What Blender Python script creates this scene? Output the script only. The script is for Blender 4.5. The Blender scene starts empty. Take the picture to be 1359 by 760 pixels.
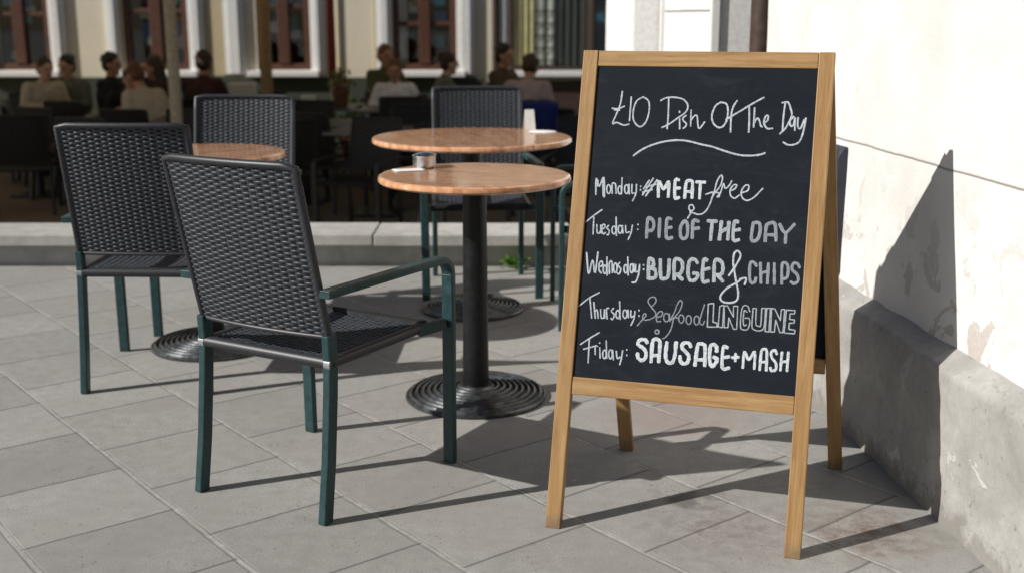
import bpy, bmesh, math, random
from mathutils import Vector, Matrix
random.seed(7)
R = math.radians
scn = bpy.context.scene
col = scn.collection

# ------------------------------------------------------------------ camera, world, sun, exposure
cam_data = bpy.data.cameras.new("Camera")
cam = bpy.data.objects.new("Camera", cam_data); col.objects.link(cam)
cam.location = (0, 0, 1.217)
cam.rotation_euler = (R(90 - 13.0), 0, 0)
cam_data.sensor_width = 36.0
cam_data.lens = 1557.0 / 1359.0 * 36.0
cam_data.clip_start = 0.05
cam_data.clip_end = 400
cam_data.dof.use_dof = True
cam_data.dof.focus_distance = 2.85
cam_data.dof.aperture_fstop = 3.0
scn.camera = cam
scn.cycles.diffuse_bounces = 3

SUN_AZ, SUN_EL = 70.5, 33.8            # direction the light travels (from +Y towards +X), elevation
world = bpy.data.worlds.new("World"); scn.world = world
world.use_nodes = True
wn = world.node_tree
wbg = wn.nodes["Background"]
sky = wn.nodes.new("ShaderNodeTexSky")
sky.sky_type = 'NISHITA'
sky.sun_disc = False
sky.sun_elevation = R(SUN_EL)
sky.sun_rotation = R(SUN_AZ + 180)
wn.links.new(sky.outputs[0], wbg.inputs[0])
wbg.inputs[1].default_value = 0.05

sl = bpy.data.lights.new("Sun", 'SUN')
sl.energy = 5.0
sl.angle = R(0.53)
sl.color = (1.0, 0.965, 0.905)
so = bpy.data.objects.new("Sun", sl); col.objects.link(so)
ldir = Vector((math.sin(R(SUN_AZ)) * math.cos(R(SUN_EL)), math.cos(R(SUN_AZ)) * math.cos(R(SUN_EL)), -math.sin(R(SUN_EL))))
so.rotation_euler = ldir.to_track_quat('-Z', 'Y').to_euler()
so.location = (-8, -4, 9)

scn.view_settings.view_transform = 'Standard'
scn.view_settings.look = 'None'
scn.view_settings.gamma = 1
scn.view_settings.use_curve_mapping = False
scn.view_settings.exposure = 0.10

# ------------------------------------------------------------------ helpers
class MB:
    """collects shapes, then links them as ONE mesh object"""
    def __init__(s): s.v = []; s.f = []; s.uv = {}
    def add(s, vs, fs, uvs=None):
        o = len(s.v); s.v += [tuple(p) for p in vs]
        for i, f in enumerate(fs):
            if uvs: s.uv[len(s.f)] = uvs[i]
            s.f.append(tuple(o + k for k in f))
        return s
    def box(s, c, d, m=None):
        m = m or Matrix.Identity(3)
        c = Vector(c)
        vs = [c + m @ Vector((x * d[0] / 2, y * d[1] / 2, z * d[2] / 2)) for x in (-1, 1) for y in (-1, 1) for z in (-1, 1)]
        return s.add(vs, [(0, 1, 3, 2), (4, 6, 7, 5), (0, 4, 5, 1), (2, 3, 7, 6), (0, 2, 6, 4), (1, 5, 7, 3)])
    def span(s, a, b):
        return s.box([(a[i] + b[i]) / 2 for i in range(3)], [abs(b[i] - a[i]) for i in range(3)])
    def hexa(s, lo, hi):
        """eight corners: four bottom, four top (same order)"""
        return s.add(list(lo) + list(hi), [(3, 2, 1, 0), (4, 5, 6, 7)] + [(i, (i + 1) % 4, 4 + (i + 1) % 4, 4 + i) for i in range(4)])
    def bar(s, p0, p1, w, h, side):
        """rectangular timber from p0 to p1; w along side, h across; uv runs with the grain"""
        p0, p1 = Vector(p0), Vector(p1); d = p1 - p0; L = d.length; d /= L
        sd = Vector(side); sd = (sd - d * sd.dot(d)).normalized(); n = d.cross(sd)
        q = [(-w / 2, -h / 2), (w / 2, -h / 2), (w / 2, h / 2), (-w / 2, h / 2)]
        vs = [p0 + sd * a + n * b for a, b in q] + [p1 + sd * a + n * b for a, b in q]
        fs = [(3, 2, 1, 0), (4, 5, 6, 7)] + [(i, (i + 1) % 4, 4 + (i + 1) % 4, 4 + i) for i in range(4)]
        uv = [[(0, 0), (.02, 0), (.02, .02), (0, .02)]] * 2
        acc = 0
        for i in range(4):
            e = (w, h, w, h)[i]
            uv.append([(0, acc), (0, acc + e), (L, acc + e), (L, acc)]); acc += e
        return s.add(vs, fs, uv)
    def rings(s, rings, cap=True, close=True):
        n = len(rings[0]); o = []
        vs = [p for r in rings for p in r]; fs = []
        for i in range(len(rings) - 1):
            for j in range(n if close else n - 1):
                k = (j + 1) % n
                fs.append((i * n + j, i * n + k, (i + 1) * n + k, (i + 1) * n + j))
        if cap:
            fs.append(tuple(range(n - 1, -1, -1))); b = (len(rings) - 1) * n
            fs.append(tuple(b + k for k in range(n)))
        return s.add(vs, fs)
    def lathe(s, prof, c=(0, 0, 0), seg=48):
        rg = [[(c[0] + r * math.cos(2 * math.pi * k / seg), c[1] + r * math.sin(2 * math.pi * k / seg), c[2] + z) for k in range(seg)] for r, z in prof]
        return s.rings(rg, cap=True)
    def sweep(s, path, prof, up=(0, 0, 1), cap=True):
        """profile (list of 2d) along path; x of profile along side, y along 'up'"""
        P = [Vector(p) for p in path]; rg = []
        for i, p in enumerate(P):
            t = (P[min(i + 1, len(P) - 1)] - P[max(i - 1, 0)]).normalized()
            U = Vector(up); sd = t.cross(U)
            if sd.length < 1e-4: sd = t.cross(Vector((0, 1, 0)))
            sd.normalize(); U = sd.cross(t)
            pf = prof(i / (len(P) - 1)) if callable(prof) else prof
            rg.append([p + sd * a + U * b for a, b in pf])
        return s.rings(rg, cap)
    def tube(s, path, r, n=10, up=(0, 0, 1)):
        def pr(t):
            rr = r(t) if callable(r) else r
            return [(rr * math.cos(2 * math.pi * k / n), rr * math.sin(2 * math.pi * k / n)) for k in range(n)]
        return s.sweep(path, pr, up)
    def capsule(s, a, b, ra, rb, seg=10, sq=1.0):
        a, b = Vector(a), Vector(b); d = b - a
        if d.length < 1e-6: d = Vector((0, 0, 1e-4)); b = a + d
        t = d.normalized(); x = t.orthogonal().normalized(); y = t.cross(x)
        rg = []
        for k in range(4):
            q = -math.pi / 2 * (1 - k / 3.0) if k < 3 else 0
            q = -math.pi / 2 + .15 + (math.pi / 2 - .15) * k / 3
            rg.append([a + t * ra * math.sin(q) + (x * math.cos(w) + y * math.sin(w)) * ra * math.cos(q) for w in [2 * math.pi * j / seg for j in range(seg)]])
        for k in range(4):
            q = (math.pi / 2 - .15) * k / 3
            rg.append([b + t * rb * math.sin(q) + (x * math.cos(w) + y * math.sin(w)) * rb * math.cos(q) for w in [2 * math.pi * j / seg for j in range(seg)]])
        return s.rings(rg)
    def ball(s, c, r, seg=14, n=9):
        rx, ry, rz = r if isinstance(r, (tuple, list)) else (r, r, r)
        rg = []
        for i in range(n):
            q = -math.pi / 2 + .12 + (math.pi - .24) * i / (n - 1)
            rg.append([(c[0] + rx * math.cos(q) * math.cos(w), c[1] + ry * math.cos(q) * math.sin(w), c[2] + rz * math.sin(q)) for w in [2 * math.pi * j / seg for j in range(seg)]])
        return s.rings(rg)
    def build(s, name, mat, parent=None, smooth=False, bevel=0, bseg=2, auto=None):
        me = bpy.data.meshes.new(name); me.from_pydata(s.v, [], s.f)
        if s.uv:
            ul = me.uv_layers.new(name="grain")
            for fi, p in enumerate(me.polygons):
                if fi in s.uv:
                    for li, q in zip(p.loop_indices, s.uv[fi]): ul.data[li].uv = q
        me.update()
        bm = bmesh.new(); bm.from_mesh(me); bmesh.ops.recalc_face_normals(bm, faces=bm.faces); bm.to_mesh(me); bm.free()
        if mat: me.materials.append(mat)
        if smooth:
            for p in me.polygons: p.use_smooth = True
            if auto: me.set_sharp_from_angle(angle=R(auto))
        o = bpy.data.objects.new(name, me); col.objects.link(o)
        if parent: o.parent = parent
        if bevel:
            m = o.modifiers.new("bevel", 'BEVEL'); m.width = bevel; m.segments = bseg; m.limit_method = 'ANGLE'; m.angle_limit = R(35)
        return o

def tag(o, label=None, cat=None, group=None, kind=None):
    if label: o["label"] = label
    if cat: o["category"] = cat
    if group: o["group"] = group
    if kind: o["kind"] = kind
    return o
def thing(name, label, cat, loc=(0, 0, 0), az=0.0, group=None):
    o = bpy.data.objects.new(name, None); col.objects.link(o)
    o.empty_display_size = .1
    o.location = loc; o.rotation_euler = (0, 0, -R(az))      # az: heading from +Y towards +X
    return tag(o, label, cat, group)
def copy_tree(o, parent=None):
    c = o.copy(); col.objects.link(c)
    if parent: c.parent = parent
    for ch in list(o.children): copy_tree(ch, c)
    return c
def catmull(pts, k=4):
    if len(pts) < 3: return [tuple(p) for p in pts]
    P = [Vector(p) for p in pts]; out = []
    for i in range(len(P) - 1):
        p0 = P[i - 1] if i else P[0] * 2 - P[1]; p1, p2 = P[i], P[i + 1]
        p3 = P[i + 2] if i + 2 < len(P) else p2 * 2 - p1
        for j in range(k):
            t = j / k
            out.append(.5 * ((2 * p1) + (p2 - p0) * t + (2 * p0 - 5 * p1 + 4 * p2 - p3) * t * t + (3 * p1 - p0 - 3 * p2 + p3) * t ** 3))
    out.append(P[-1]); return [tuple(p) for p in out]
def rrect(w, h, r=.004):
    a, b = w / 2, h / 2
    return [(-a + r, -b), (a - r, -b), (a, -b + r), (a, b - r), (a - r, b), (-a + r, b), (-a, b - r), (-a, -b + r)]

# ------------------------------------------------------------------ materials
class NT:
    def __init__(s, name):
        s.m = bpy.data.materials.new(name); s.m.use_nodes = True
        s.t = s.m.node_tree; s.b = s.t.nodes["Principled BSDF"]
    def n(s, typ, **kw):
        x = s.t.nodes.new("ShaderNode" + typ)
        for k, v in kw.items(): setattr(x, k, v)
        return x
    def L(s, a, b): s.t.links.new(a, b)
    def set(s, **kw):
        for k, v in kw.items():
            s.b.inputs[k.replace('_', ' ')].default_value = v
        return s
    def math(s, op, a, b=None, c=None):
        x = s.n("Math", operation=op)
        for i, q in enumerate((a, b, c)):
            if q is None: continue
            if isinstance(q, (int, float)): x.inputs[i].default_value = q
            else: s.L(q, x.inputs[i])
        return x.outputs[0]
    def noise(s, vec, scale, detail=4, rough=.55, dist=0):
        x = s.n("TexNoise"); x.inputs["Scale"].default_value = scale; x.inputs["Detail"].default_value = detail
        x.inputs["Roughness"].default_value = rough; x.inputs["Distortion"].default_value = dist
        if vec is not None: s.L(vec, x.inputs["Vector"])
        return x.outputs["Fac"]
    def ramp(s, fac, stops, interp='LINEAR'):
        x = s.n("ValToRGB"); x.color_ramp.interpolation = interp
        e = x.color_ramp.elements
        while len(e) < len(stops): e.new(.5)
        for el, (p, c) in zip(e, stops):
            el.position = p; el.color = (c, c, c, 1) if isinstance(c, (int, float)) else (*c, 1)
        s.L(fac, x.inputs[0]); return x.outputs[0]
    def mix(s, fac, a, b, mode='MIX'):
        x = s.n("Mix", data_type='RGBA', blend_type=mode)
        for i, q in ((0, fac), (6, a), (7, b)):
            if isinstance(q, (int, float)): x.inputs[i].default_value = q
            elif isinstance(q, (tuple, list)): x.inputs[i].default_value = (*q, 1) if len(q) == 3 else q
            else: s.L(q, x.inputs[i])
        return x.outputs[2]
    def bump(s, h, strength=.5, dist=.002):
        x = s.n("Bump"); x.inputs["Strength"].default_value = strength; x.inputs["Distance"].default_value = dist
        s.L(h, x.inputs["Height"]); s.L(x.outputs[0], s.b.inputs["Normal"]); return s
    def base(s, c): s.L(c, s.b.inputs["Base Color"]); return s
    def coord(s, which="Object"):
        return s.n("TexCoord").outputs[which]
    def pos(s): return s.n("NewGeometry").outputs["Position"]

def plain(name, c, rough=.6, metal=0.0, var=.25, scale=30, spec=.5, coat=0.0, bump=0):
    """a plain colour broken up by fine wear noise"""
    k = NT(name); k.set(Roughness=rough, Metallic=metal, Specular_IOR_Level=spec)
    if coat: k.set(Coat_Weight=coat, Coat_Roughness=.1)
    f = k.noise(k.coord(), scale, 5, .6)
    lo = tuple(x * (1 - var) for x in c); hi = tuple(min(1, x * (1 + var)) for x in c)
    k.base(k.ramp(f, [(.3, lo), (.7, hi)]))
    r = k.ramp(f, [(.25, max(0, rough - .08)), (.75, min(1, rough + .1))]); k.L(r, k.b.inputs["Roughness"])
    if bump: k.bump(f, bump, .002)
    return k.m

def mat_paving():
    k = NT("paving_slabs"); k.set(Roughness=.85, Specular_IOR_Level=.25)
    pos = k.pos()
    warp = k.n("TexNoise"); warp.inputs["Scale"].default_value = 9; warp.inputs["Detail"].default_value = 3
    k.L(pos, warp.inputs["Vector"])
    sc = k.n("VectorMath", operation='SCALE'); sc.inputs["Scale"].default_value = .010
    sb = k.n("VectorMath", operation='SUBTRACT'); sb.inputs[1].default_value = (.5, .5, .5)
    k.L(warp.outputs["Color"], sb.inputs[0]); k.L(sb.outputs[0], sc.inputs[0])
    ad = k.n("VectorMath", operation='ADD'); k.L(pos, ad.inputs[0]); k.L(sc.outputs[0], ad.inputs[1])
    a = R(38.5)
    def dot(v):
        d = k.n("VectorMath", operation='DOT_PRODUCT'); k.L(ad.outputs[0], d.inputs[0]); d.inputs[1].default_value = v
        return d.outputs["Value"]
    p = k.math('DIVIDE', k.math('SUBTRACT', dot((math.cos(a), math.sin(a), 0)), 1.056), .378)
    s = k.math('DIVIDE', dot((-math.sin(a), math.cos(a), 0)), .358)
    row = k.math('FLOOR', p); fp = k.math('FRACT', p)
    par = k.math('MODULO', k.math('ADD', row, 1001), 2)            # running bond, half a slab
    rn = k.n("TexWhiteNoise", noise_dimensions='1D'); k.L(row, rn.inputs["W"])
    s2 = k.math('ADD', s, k.math('ADD', k.math('MULTIPLY', k.math('SUBTRACT', 1, par), -.02),
                 k.math('ADD', k.math('MULTIPLY', k.math('SUBTRACT', 1, par), .5), k.math('MULTIPLY', k.math('SUBTRACT', rn.outputs["Value"], .5), .05))))
    colm = k.math('FLOOR', s2); fs = k.math('FRACT', s2)
    dp = k.math('MULTIPLY', k.math('MINIMUM', fp, k.math('SUBTRACT', 1, fp)), .378)
    ds = k.math('MULTIPLY', k.math('MINIMUM', fs, k.math('SUBTRACT', 1, fs)), .358)
    idv = k.n("CombineXYZ"); k.L(row, idv.inputs[0]); k.L(colm, idv.inputs[1])
    wn_ = k.n("TexWhiteNoise", noise_dimensions='2D'); k.L(idv.outputs[0], wn_.inputs["Vector"])
    jl = k.ramp(k.math('ADD', dp, k.math('MULTIPLY', k.math('SUBTRACT', k.noise(pos, 17, 4), .5), .009)), [(.0, 1.0), (.0030, 1.0), (.0056, 0.0)])       # long joints: pale mortar
    jx = k.ramp(ds, [(.0, 1.0), (.0020, 1.0), (.0046, 0.0)])       # cross joints: thin, dark
    fine = k.noise(pos, 190, 6, .7)
    mid = k.noise(pos, 22, 5, .6)
    big = k.noise(pos, 2.4, 4, .55)
    c = k.ramp(fine, [(.25, (.205, .202, .195)), (.55, (.345, .340, .327)), (.8, (.49, .482, .463))])
    c = k.mix(k.ramp(mid, [(.40, 0.0), (.70, .6)]), c, (.235, .230, .220))
    c = k.mix(k.ramp(big, [(.40, .0), (.62, .6)]), c, (.265, .257, .243))
    tint = k.ramp(wn_.outputs["Value"], [(.0, (.90, .895, .885)), (.3, (.985, .975, .95)), (.6, (1., .995, .985)), (1., (1.08, 1.075, 1.06))])
    c = k.mix(1.0, c, tint, 'MULTIPLY')
    sp = k.n("TexVoronoi"); sp.inputs["Scale"].default_value = 55; k.L(pos, sp.inputs["Vector"])
    spots = k.math('MULTIPLY', k.ramp(sp.outputs["Distance"], [(.10, 1.0), (.2, 0.0)]), k.ramp(k.noise(pos, 7, 3), [(.50, 0.0), (.62, .8)]))
    c = k.mix(spots, c, (.09, .082, .078))
    # wine coloured stains in the corner by the wall
    def blob(x, y, r0, r1):
        d = k.n("VectorMath", operation='DISTANCE'); k.L(pos, d.inputs[0]); d.inputs[1].default_value = (x, y, 0)
        dd = k.math('ADD', d.outputs["Value"], k.math('MULTIPLY', k.math('SUBTRACT', k.noise(pos, 14, 4), .5), .28))
        return k.ramp(dd, [(r0, 1.0), (r1, 0.0)])
    m1 = k.math('MULTIPLY', blob(.52, 2.66, .05, .26), k.ramp(k.noise(pos, 30, 5, .7), [(.38, .08), (.62, .7)]))
    c = k.mix(m1, c, (.185, .145, .145))
    m2 = k.math('MULTIPLY', blob(.86, 2.62, .05, .2), k.ramp(k.noise(pos, 26, 5, .7), [(.36, 0.1), (.6, .85)]))
    c = k.mix(m2, c, (.15, .105, .085))
    m3 = k.math('MULTIPLY', blob(.50, 3.48, .08, .3), .5)
    c = k.mix(m3, c, (.27, .20, .185))
    m4 = k.math('MULTIPLY', blob(.45, 2.83, .02, .09), .75)
    c = k.mix(m4, c, (.12, .11, .11))
    c = k.mix(k.math('MULTIPLY', jx, .85), c, (.10, .095, .088))
    je = k.math('MULTIPLY', k.ramp(k.math('ABSOLUTE', k.math('SUBTRACT', dp, .0068)), [(.0, 1.0), (.0022, 0.0)]), k.ramp(k.noise(pos, 6, 3), [(.4, .1), (.62, .75)]))  # dark line beside the mortar: the joint's shadowed edge put into the colour
    c = k.mix(je, c, (.12, .114, .107))
    c = k.mix(k.math('MULTIPLY', jl, k.ramp(k.noise(pos, 3.1, 3), [(.35, .35), (.65, .9)])), c, k.ramp(k.noise(pos, 35, 4), [(.3, (.28, .272, .255)), (.7, (.52, .51, .485))]))
    k.base(c)
    # chewing gum, old drips and scuffs
    gv = k.n("TexVoronoi"); gv.inputs["Scale"].default_value = 4.3; k.L(ad.outputs[0], gv.inputs["Vector"])
    gc = k.n("SeparateColor"); k.L(gv.outputs["Color"], gc.inputs[0])
    gum = k.math('MULTIPLY', k.ramp(gv.outputs["Distance"], [(.045, 1.0), (.07, 0.0)]), k.ramp(gc.outputs[0], [(.55, 0.0), (.6, .55)]))
    c = k.mix(gum, c, (.12, .116, .11))
    scv = k.n("Mapping"); scv.inputs["Scale"].default_value = (3, 26, 1); scv.inputs["Rotation"].default_value = (0, 0, .9); k.L(pos, scv.inputs["Vector"])
    scuff = k.ramp(k.noise(scv.outputs[0], 2.2, 6, .7, .5), [(.60, 0.0), (.75, .40)])
    c = k.mix(scuff, c, (.19, .183, .172))
    sep2 = k.n("SeparateColor"); k.L(wn_.outputs["Color"], sep2.inputs[0])
    tilt = k.math('ADD', k.math('MULTIPLY', k.math('SUBTRACT', sep2.outputs[0], .5), fp), k.math('MULTIPLY', k.math('SUBTRACT', sep2.outputs[1], .5), fs))
    h = k.math('SUBTRACT', k.math('ADD', k.math('ADD', k.math('MULTIPLY', fine, .09), k.math('MULTIPLY', tilt, .8)), k.math('MULTIPLY', mid, .12)), k.math('ADD', k.math('MULTIPLY', jx, .6), k.math('MULTIPLY', k.ramp(dp, [(0, .35), (.0045, .35), (.0062, 1.0), (.009, 0.0)]), .7)))
    k.bump(h, .75, .004)
    return k.m

def mat_stone(name, c, sc=12, bump=.3, dirt=.3):
    k = NT(name); k.set(Roughness=.88, Specular_IOR_Level=.2)
    pos = k.pos()
    f = k.noise(pos, sc * 14, 5, .7); g = k.noise(pos, sc, 5, .6); b = k.noise(pos, sc * .22, 4)
    cc = k.ramp(f, [(.3, tuple(x * .82 for x in c)), (.7, tuple(min(1, x * 1.12) for x in c))])
    cc = k.mix(k.ramp(g, [(.4, 0.0), (.75, dirt)]), cc, tuple(x * .6 for x in c))
    cc = k.mix(k.ramp(b, [(.45, 0.0), (.7, dirt)]), cc, tuple(x * .72 for x in (c[0], c[1] * .98, c[2] * .94)))
    k.base(cc); k.bump(k.math('ADD', k.math('MULTIPLY', f, .3), g), bump, .004)
    return k.m

def mat_plaster():
    k = NT("old_white_plaster"); k.set(Roughness=.9, Specular_IOR_Level=.15)
    pos = k.pos()
    f = k.noise(pos, 60, 5, .65); g = k.noise(pos, 5, 6, .62); v = k.noise(pos, 1.6, 4)
    c = k.ramp(g, [(.3, (.62,.605,.58)), (.55, (.68,.672,.655)), (.8, (.72,.715,.70))])
    sep = k.n("SeparateXYZ"); k.L(pos, sep.inputs[0]); z = sep.outputs[2]
    # flaked paint: a few low patches, a joint, hairline cracks
    low = k.ramp(z, [(.40, 1.0), (.86, .0)])
    fl = k.math('MULTIPLY', k.ramp(k.noise(pos, 8.5, 4, .6, .6), [(.565, 0.0), (.58, 1.0)]), low)
    c = k.mix(k.math('MULTIPLY', fl, .8), c, k.ramp(f, [(.3, (.36, .31, .275)), (.7, (.50, .44, .39))]))
    wv = k.n("TexVoronoi", feature='DISTANCE_TO_EDGE'); wv.inputs["Scale"].default_value = 3.1
    ds = k.n("VectorMath", operation='ADD'); nz = k.n("TexNoise"); nz.inputs["Scale"].default_value = 6; k.L(pos, nz.inputs["Vector"])
    k.L(pos, ds.inputs[0]); k.L(nz.outputs["Color"], ds.inputs[1]); k.L(ds.outputs[0], wv.inputs["Vector"])
    cr = k.math('MULTIPLY', k.ramp(wv.outputs["Distance"], [(.0, 1.0), (.006, 0.0)]), k.ramp(k.noise(pos, 2.3, 3), [(.52, 0.0), (.6, .5)]))
    c = k.mix(cr, c, (.42, .39, .36))
    st = k.math('MULTIPLY', k.ramp(k.noise(pos, 3.2, 5, .65), [(.48, 0.0), (.72, .5)]), k.ramp(z, [(.40, 1.0), (.75, 0.0)]))
    c = k.mix(st, c, (.52, .49, .44))
    jt = k.ramp(k.math('ABSOLUTE', k.math('SUBTRACT', k.math('ADD', z, k.math('MULTIPLY', k.math('SUBTRACT', g, .5), .012)), .839)), [(.0, 1.0), (.0022, .9), (.0042, 0.0)])
    c = k.mix(k.math('MULTIPLY', jt, .85), c, (.16, .135, .12))
    k.base(c)
    tm = k.n("Mapping"); tm.inputs["Scale"].default_value = (1, 5, 16); tm.inputs["Rotation"].default_value = (.5, 0, 0); k.L(pos, tm.inputs["Vector"])
    g = k.math('ADD', g, k.math('MULTIPLY', k.noise(tm.outputs[0], 2.5, 5, .6, .6), .7))
    h = k.math('SUBTRACT', k.math('ADD', k.math('MULTIPLY', f, .2), k.math('MULTIPLY', g, .6)), k.math('ADD', k.math('MULTIPLY', fl, .35), jt))
    k.bump(h, .45, .006)
    return k.m

def mat_plinth():
    k = NT("worn_plinth_render"); k.set(Roughness=.9, Specular_IOR_Level=.15)
    pos = k.pos()
    f = k.noise(pos, 70, 5, .65); g = k.noise(pos, 7, 6, .65, .4)
    c = k.ramp(g, [(.30, (.29, .28, .265)), (.5, (.34, .33, .315)), (.70, (.42, .41, .395))])
    c = k.mix(k.ramp(f, [(.45, 0.0), (.8, .35)]), c, (.24, .225, .21))
    fl = k.ramp(k.noise(pos, 5.2, 5, .65, .8), [(.66, 0.0), (.672, 1.0)])
    c = k.mix(k.math('MULTIPLY', fl, .6), c, (.56, .55, .54))
    sp = k.ramp(k.noise(pos, 34, 5, .7), [(.60, 0.0), (.68, .6)]); c = k.mix(sp, c, (.16, .15, .14))
    sz = k.n("SeparateXYZ"); k.L(pos, sz.inputs[0])
    dirt = k.math('MULTIPLY', k.ramp(k.math('ADD', sz.outputs[2], k.math('MULTIPLY', k.noise(pos, 16, 5, .7), .22)), [(.13, 1.0), (.17, 0.0)]), .55)
    c = k.mix(dirt, c, (.15, .135, .115))
    cv = k.n("TexVoronoi", feature='DISTANCE_TO_EDGE'); cv.inputs["Scale"].default_value = 2.7; wd_ = k.n("TexNoise"); wd_.inputs["Scale"].default_value = 3.5; wd_.inputs['Detail'].default_value = 6; k.L(pos, wd_.inputs["Vector"])
    av = k.n("VectorMath", operation='ADD'); k.L(pos, av.inputs[0]); k.L(wd_.outputs["Color"], av.inputs[1]); k.L(av.outputs[0], cv.inputs["Vector"])
    c = k.mix(k.ramp(cv.outputs["Distance"], [(.0, .55), (.005, 0.0)]), c, (.17, .16, .15))
    k.base(c); k.bump(k.math('ADD', k.math('MULTIPLY', f, .2), k.math('ADD', g, k.math('MULTIPLY', fl, .3))), .5, .008)
    return k.m

def mat_wood(name, dark=1.0):
    k = NT(name); k.set(Roughness=.5, Specular_IOR_Level=.4)
    uv = k.n("UVMap"); uv.uv_map = "grain"
    inf = k.n("ObjectInfo")
    mp = k.n("Mapping"); mp.inputs["Scale"].default_value = (5.0, 85, 1)
    off = k.n("CombineXYZ"); k.L(k.math('MULTIPLY', inf.outputs["Random"], 37), off.inputs[0]); k.L(k.math('MULTIPLY', inf.outputs["Random"], 91), off.inputs[1])
    k.L(off.outputs[0], mp.inputs["Location"]); k.L(uv.outputs[0], mp.inputs["Vector"])
    a = k.noise(mp.outputs[0], 1.0, 6, .62, .8)
    mp2 = k.n("Mapping"); mp2.inputs["Scale"].default_value = (2.2, 22, 1); k.L(off.outputs[0], mp2.inputs["Location"]); k.L(uv.outputs[0], mp2.inputs["Vector"])
    b = k.noise(mp2.outputs[0], 1.0, 4, .5, 1.6)
    mp3 = k.n("Mapping"); mp3.inputs["Scale"].default_value = (14, 420, 1); k.L(uv.outputs[0], mp3.inputs["Vector"])
    p = k.noise(mp3.outputs[0], 1.0, 3, .6)
    q = lambda c: tuple(x * dark for x in c)
    c = k.ramp(a, [(.25, q((.36, .195, .072))), (.5, q((.53, .315, .125))), (.75, q((.64, .42, .19)))])
    c = k.mix(k.ramp(b, [(.4, 0.0), (.7, .5)]), c, q((.40, .20, .065)))
    c = k.mix(k.ramp(p, [(.55, 0.0), (.7, .6)]), c, q((.24, .115, .038)))
    sz = k.n("SeparateXYZ"); k.L(k.pos(), sz.inputs[0])
    foot = k.math('MULTIPLY', k.ramp(k.math('ADD', sz.outputs[2], k.math('MULTIPLY', k.noise(k.pos(), 45, 5, .7), .09)), [(.055, 1.0), (.085, 0.0)]), .6)
    c = k.mix(foot, c, (.11, .085, .06))
    dent = k.ramp(k.noise(k.pos(), 60, 5, .75), [(.66, 0.0), (.72, .55)]); c = k.mix(dent, c, q((.20, .10, .04)))
    k.base(c); k.L(k.ramp(a, [(.2, .42), (.8, .6)]), k.b.inputs["Roughness"])
    k.bump(k.math('ADD', a, k.math('MULTIPLY', p, .6)), .18, .001)
    return k.m

def mat_tabletop(name, light=1.0):
    k = NT(name); k.set(Roughness=.2, Specular_IOR_Level=.5, Coat_Weight=.6, Coat_Roughness=.06)
    o = k.coord()
    mp = k.n("Mapping"); mp.inputs["Scale"].default_value = (1.0, 3.2, 1.0); mp.inputs["Rotation"].default_value = (0, 0, .5); k.L(o, mp.inputs["Vector"])
    a = k.noise(mp.outputs[0], 7, 7, .66, 1.4); b = k.noise(o, 46, 5, .7, .4); d = k.noise(o, 3.2, 4, .6, .8)
    q = lambda c: tuple(x * light for x in c)
    c = k.ramp(a, [(.30, q((.24, .095, .042))), (.43, q((.44, .205, .10))), (.56, q((.60, .325, .18))), (.72, q((.76, .49, .31)))])
    c = k.mix(k.ramp(b, [(.46, 0.0), (.72, .6)]), c, q((.28, .105, .06)))
    c = k.mix(k.ramp(d, [(.46, 0.0), (.7, .45)]), c, q((.56, .30, .17)))
    k.base(c); k.L(k.ramp(b, [(.3, .14), (.8, .34)]), k.b.inputs["Roughness"])
    return k.m

def mat_wicker(name, c, rough=.42):
    k = NT(name); k.set(Roughness=rough, Specular_IOR_Level=.55)
    o = k.coord(); f = k.noise(o, 130, 3, .6); g = k.noise(o, 9, 3)
    cc = k.ramp(f, [(.3, tuple(x * .6 for x in c)), (.7, tuple(x * 1.35 for x in c))])
    cc = k.mix(k.ramp(g, [(.4, 0.0), (.7, .3)]), cc, tuple(x * 1.6 for x in c))
    k.base(cc); k.bump(f, .2, .0006)
    return k.m

def mat_board():
    k = NT("chalkboard_slate"); k.set(Roughness=.7, Specular_IOR_Level=.10)
    o = k.coord(); f = k.noise(o, 5, 6, .65, 1.0); g = k.noise(o, 160, 3)
    c = k.ramp(f, [(.3, (.0075, .0105, .0165)), (.55, (.0105, .0135, .0195)), (.75, (.0165, .0195, .0255))])
    sm = k.n("Mapping"); sm.inputs["Scale"].default_value = (2.2, 2.2, 6.5); sm.inputs["Rotation"].default_value = (.2, .5, .3); k.L(o, sm.inputs["Vector"])
    smear = k.math('MULTIPLY', k.ramp(k.noise(sm.outputs[0], 2.6, 7, .68, 1.8), [(.50, 0.0), (.75, .5)]), k.ramp(k.noise(o, 4, 2), [(.4, .2), (.65, 1.0)]))
    c = k.mix(smear, c, (.042, .046, .053))
    k.base(k.mix(k.ramp(g, [(.6, 0.0), (.85, .3)]), c, (.030, .033, .038)))
    k.L(k.ramp(f, [(.3, .62), (.75, .8)]), k.b.inputs["Roughness"])
    return k.m

def mat_chalk(name, c, cover=.9):
    """chalk: grainy, lets the slate through here and there"""
    k = NT(name); k.set(Roughness=.95, Specular_IOR_Level=.05)
    o = k.coord(); f = k.noise(o, 420, 2, .6); g = k.noise(o, 60, 3)
    k.base(k.mix(k.math('MULTIPLY', k.ramp(f, [(.40, 0.0), (.60, 1.0 - cover * .22)]), k.ramp(g, [(.3, 1.0), (.7, .4)])), c, (.12, .125, .14)))
    return k.m

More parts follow.
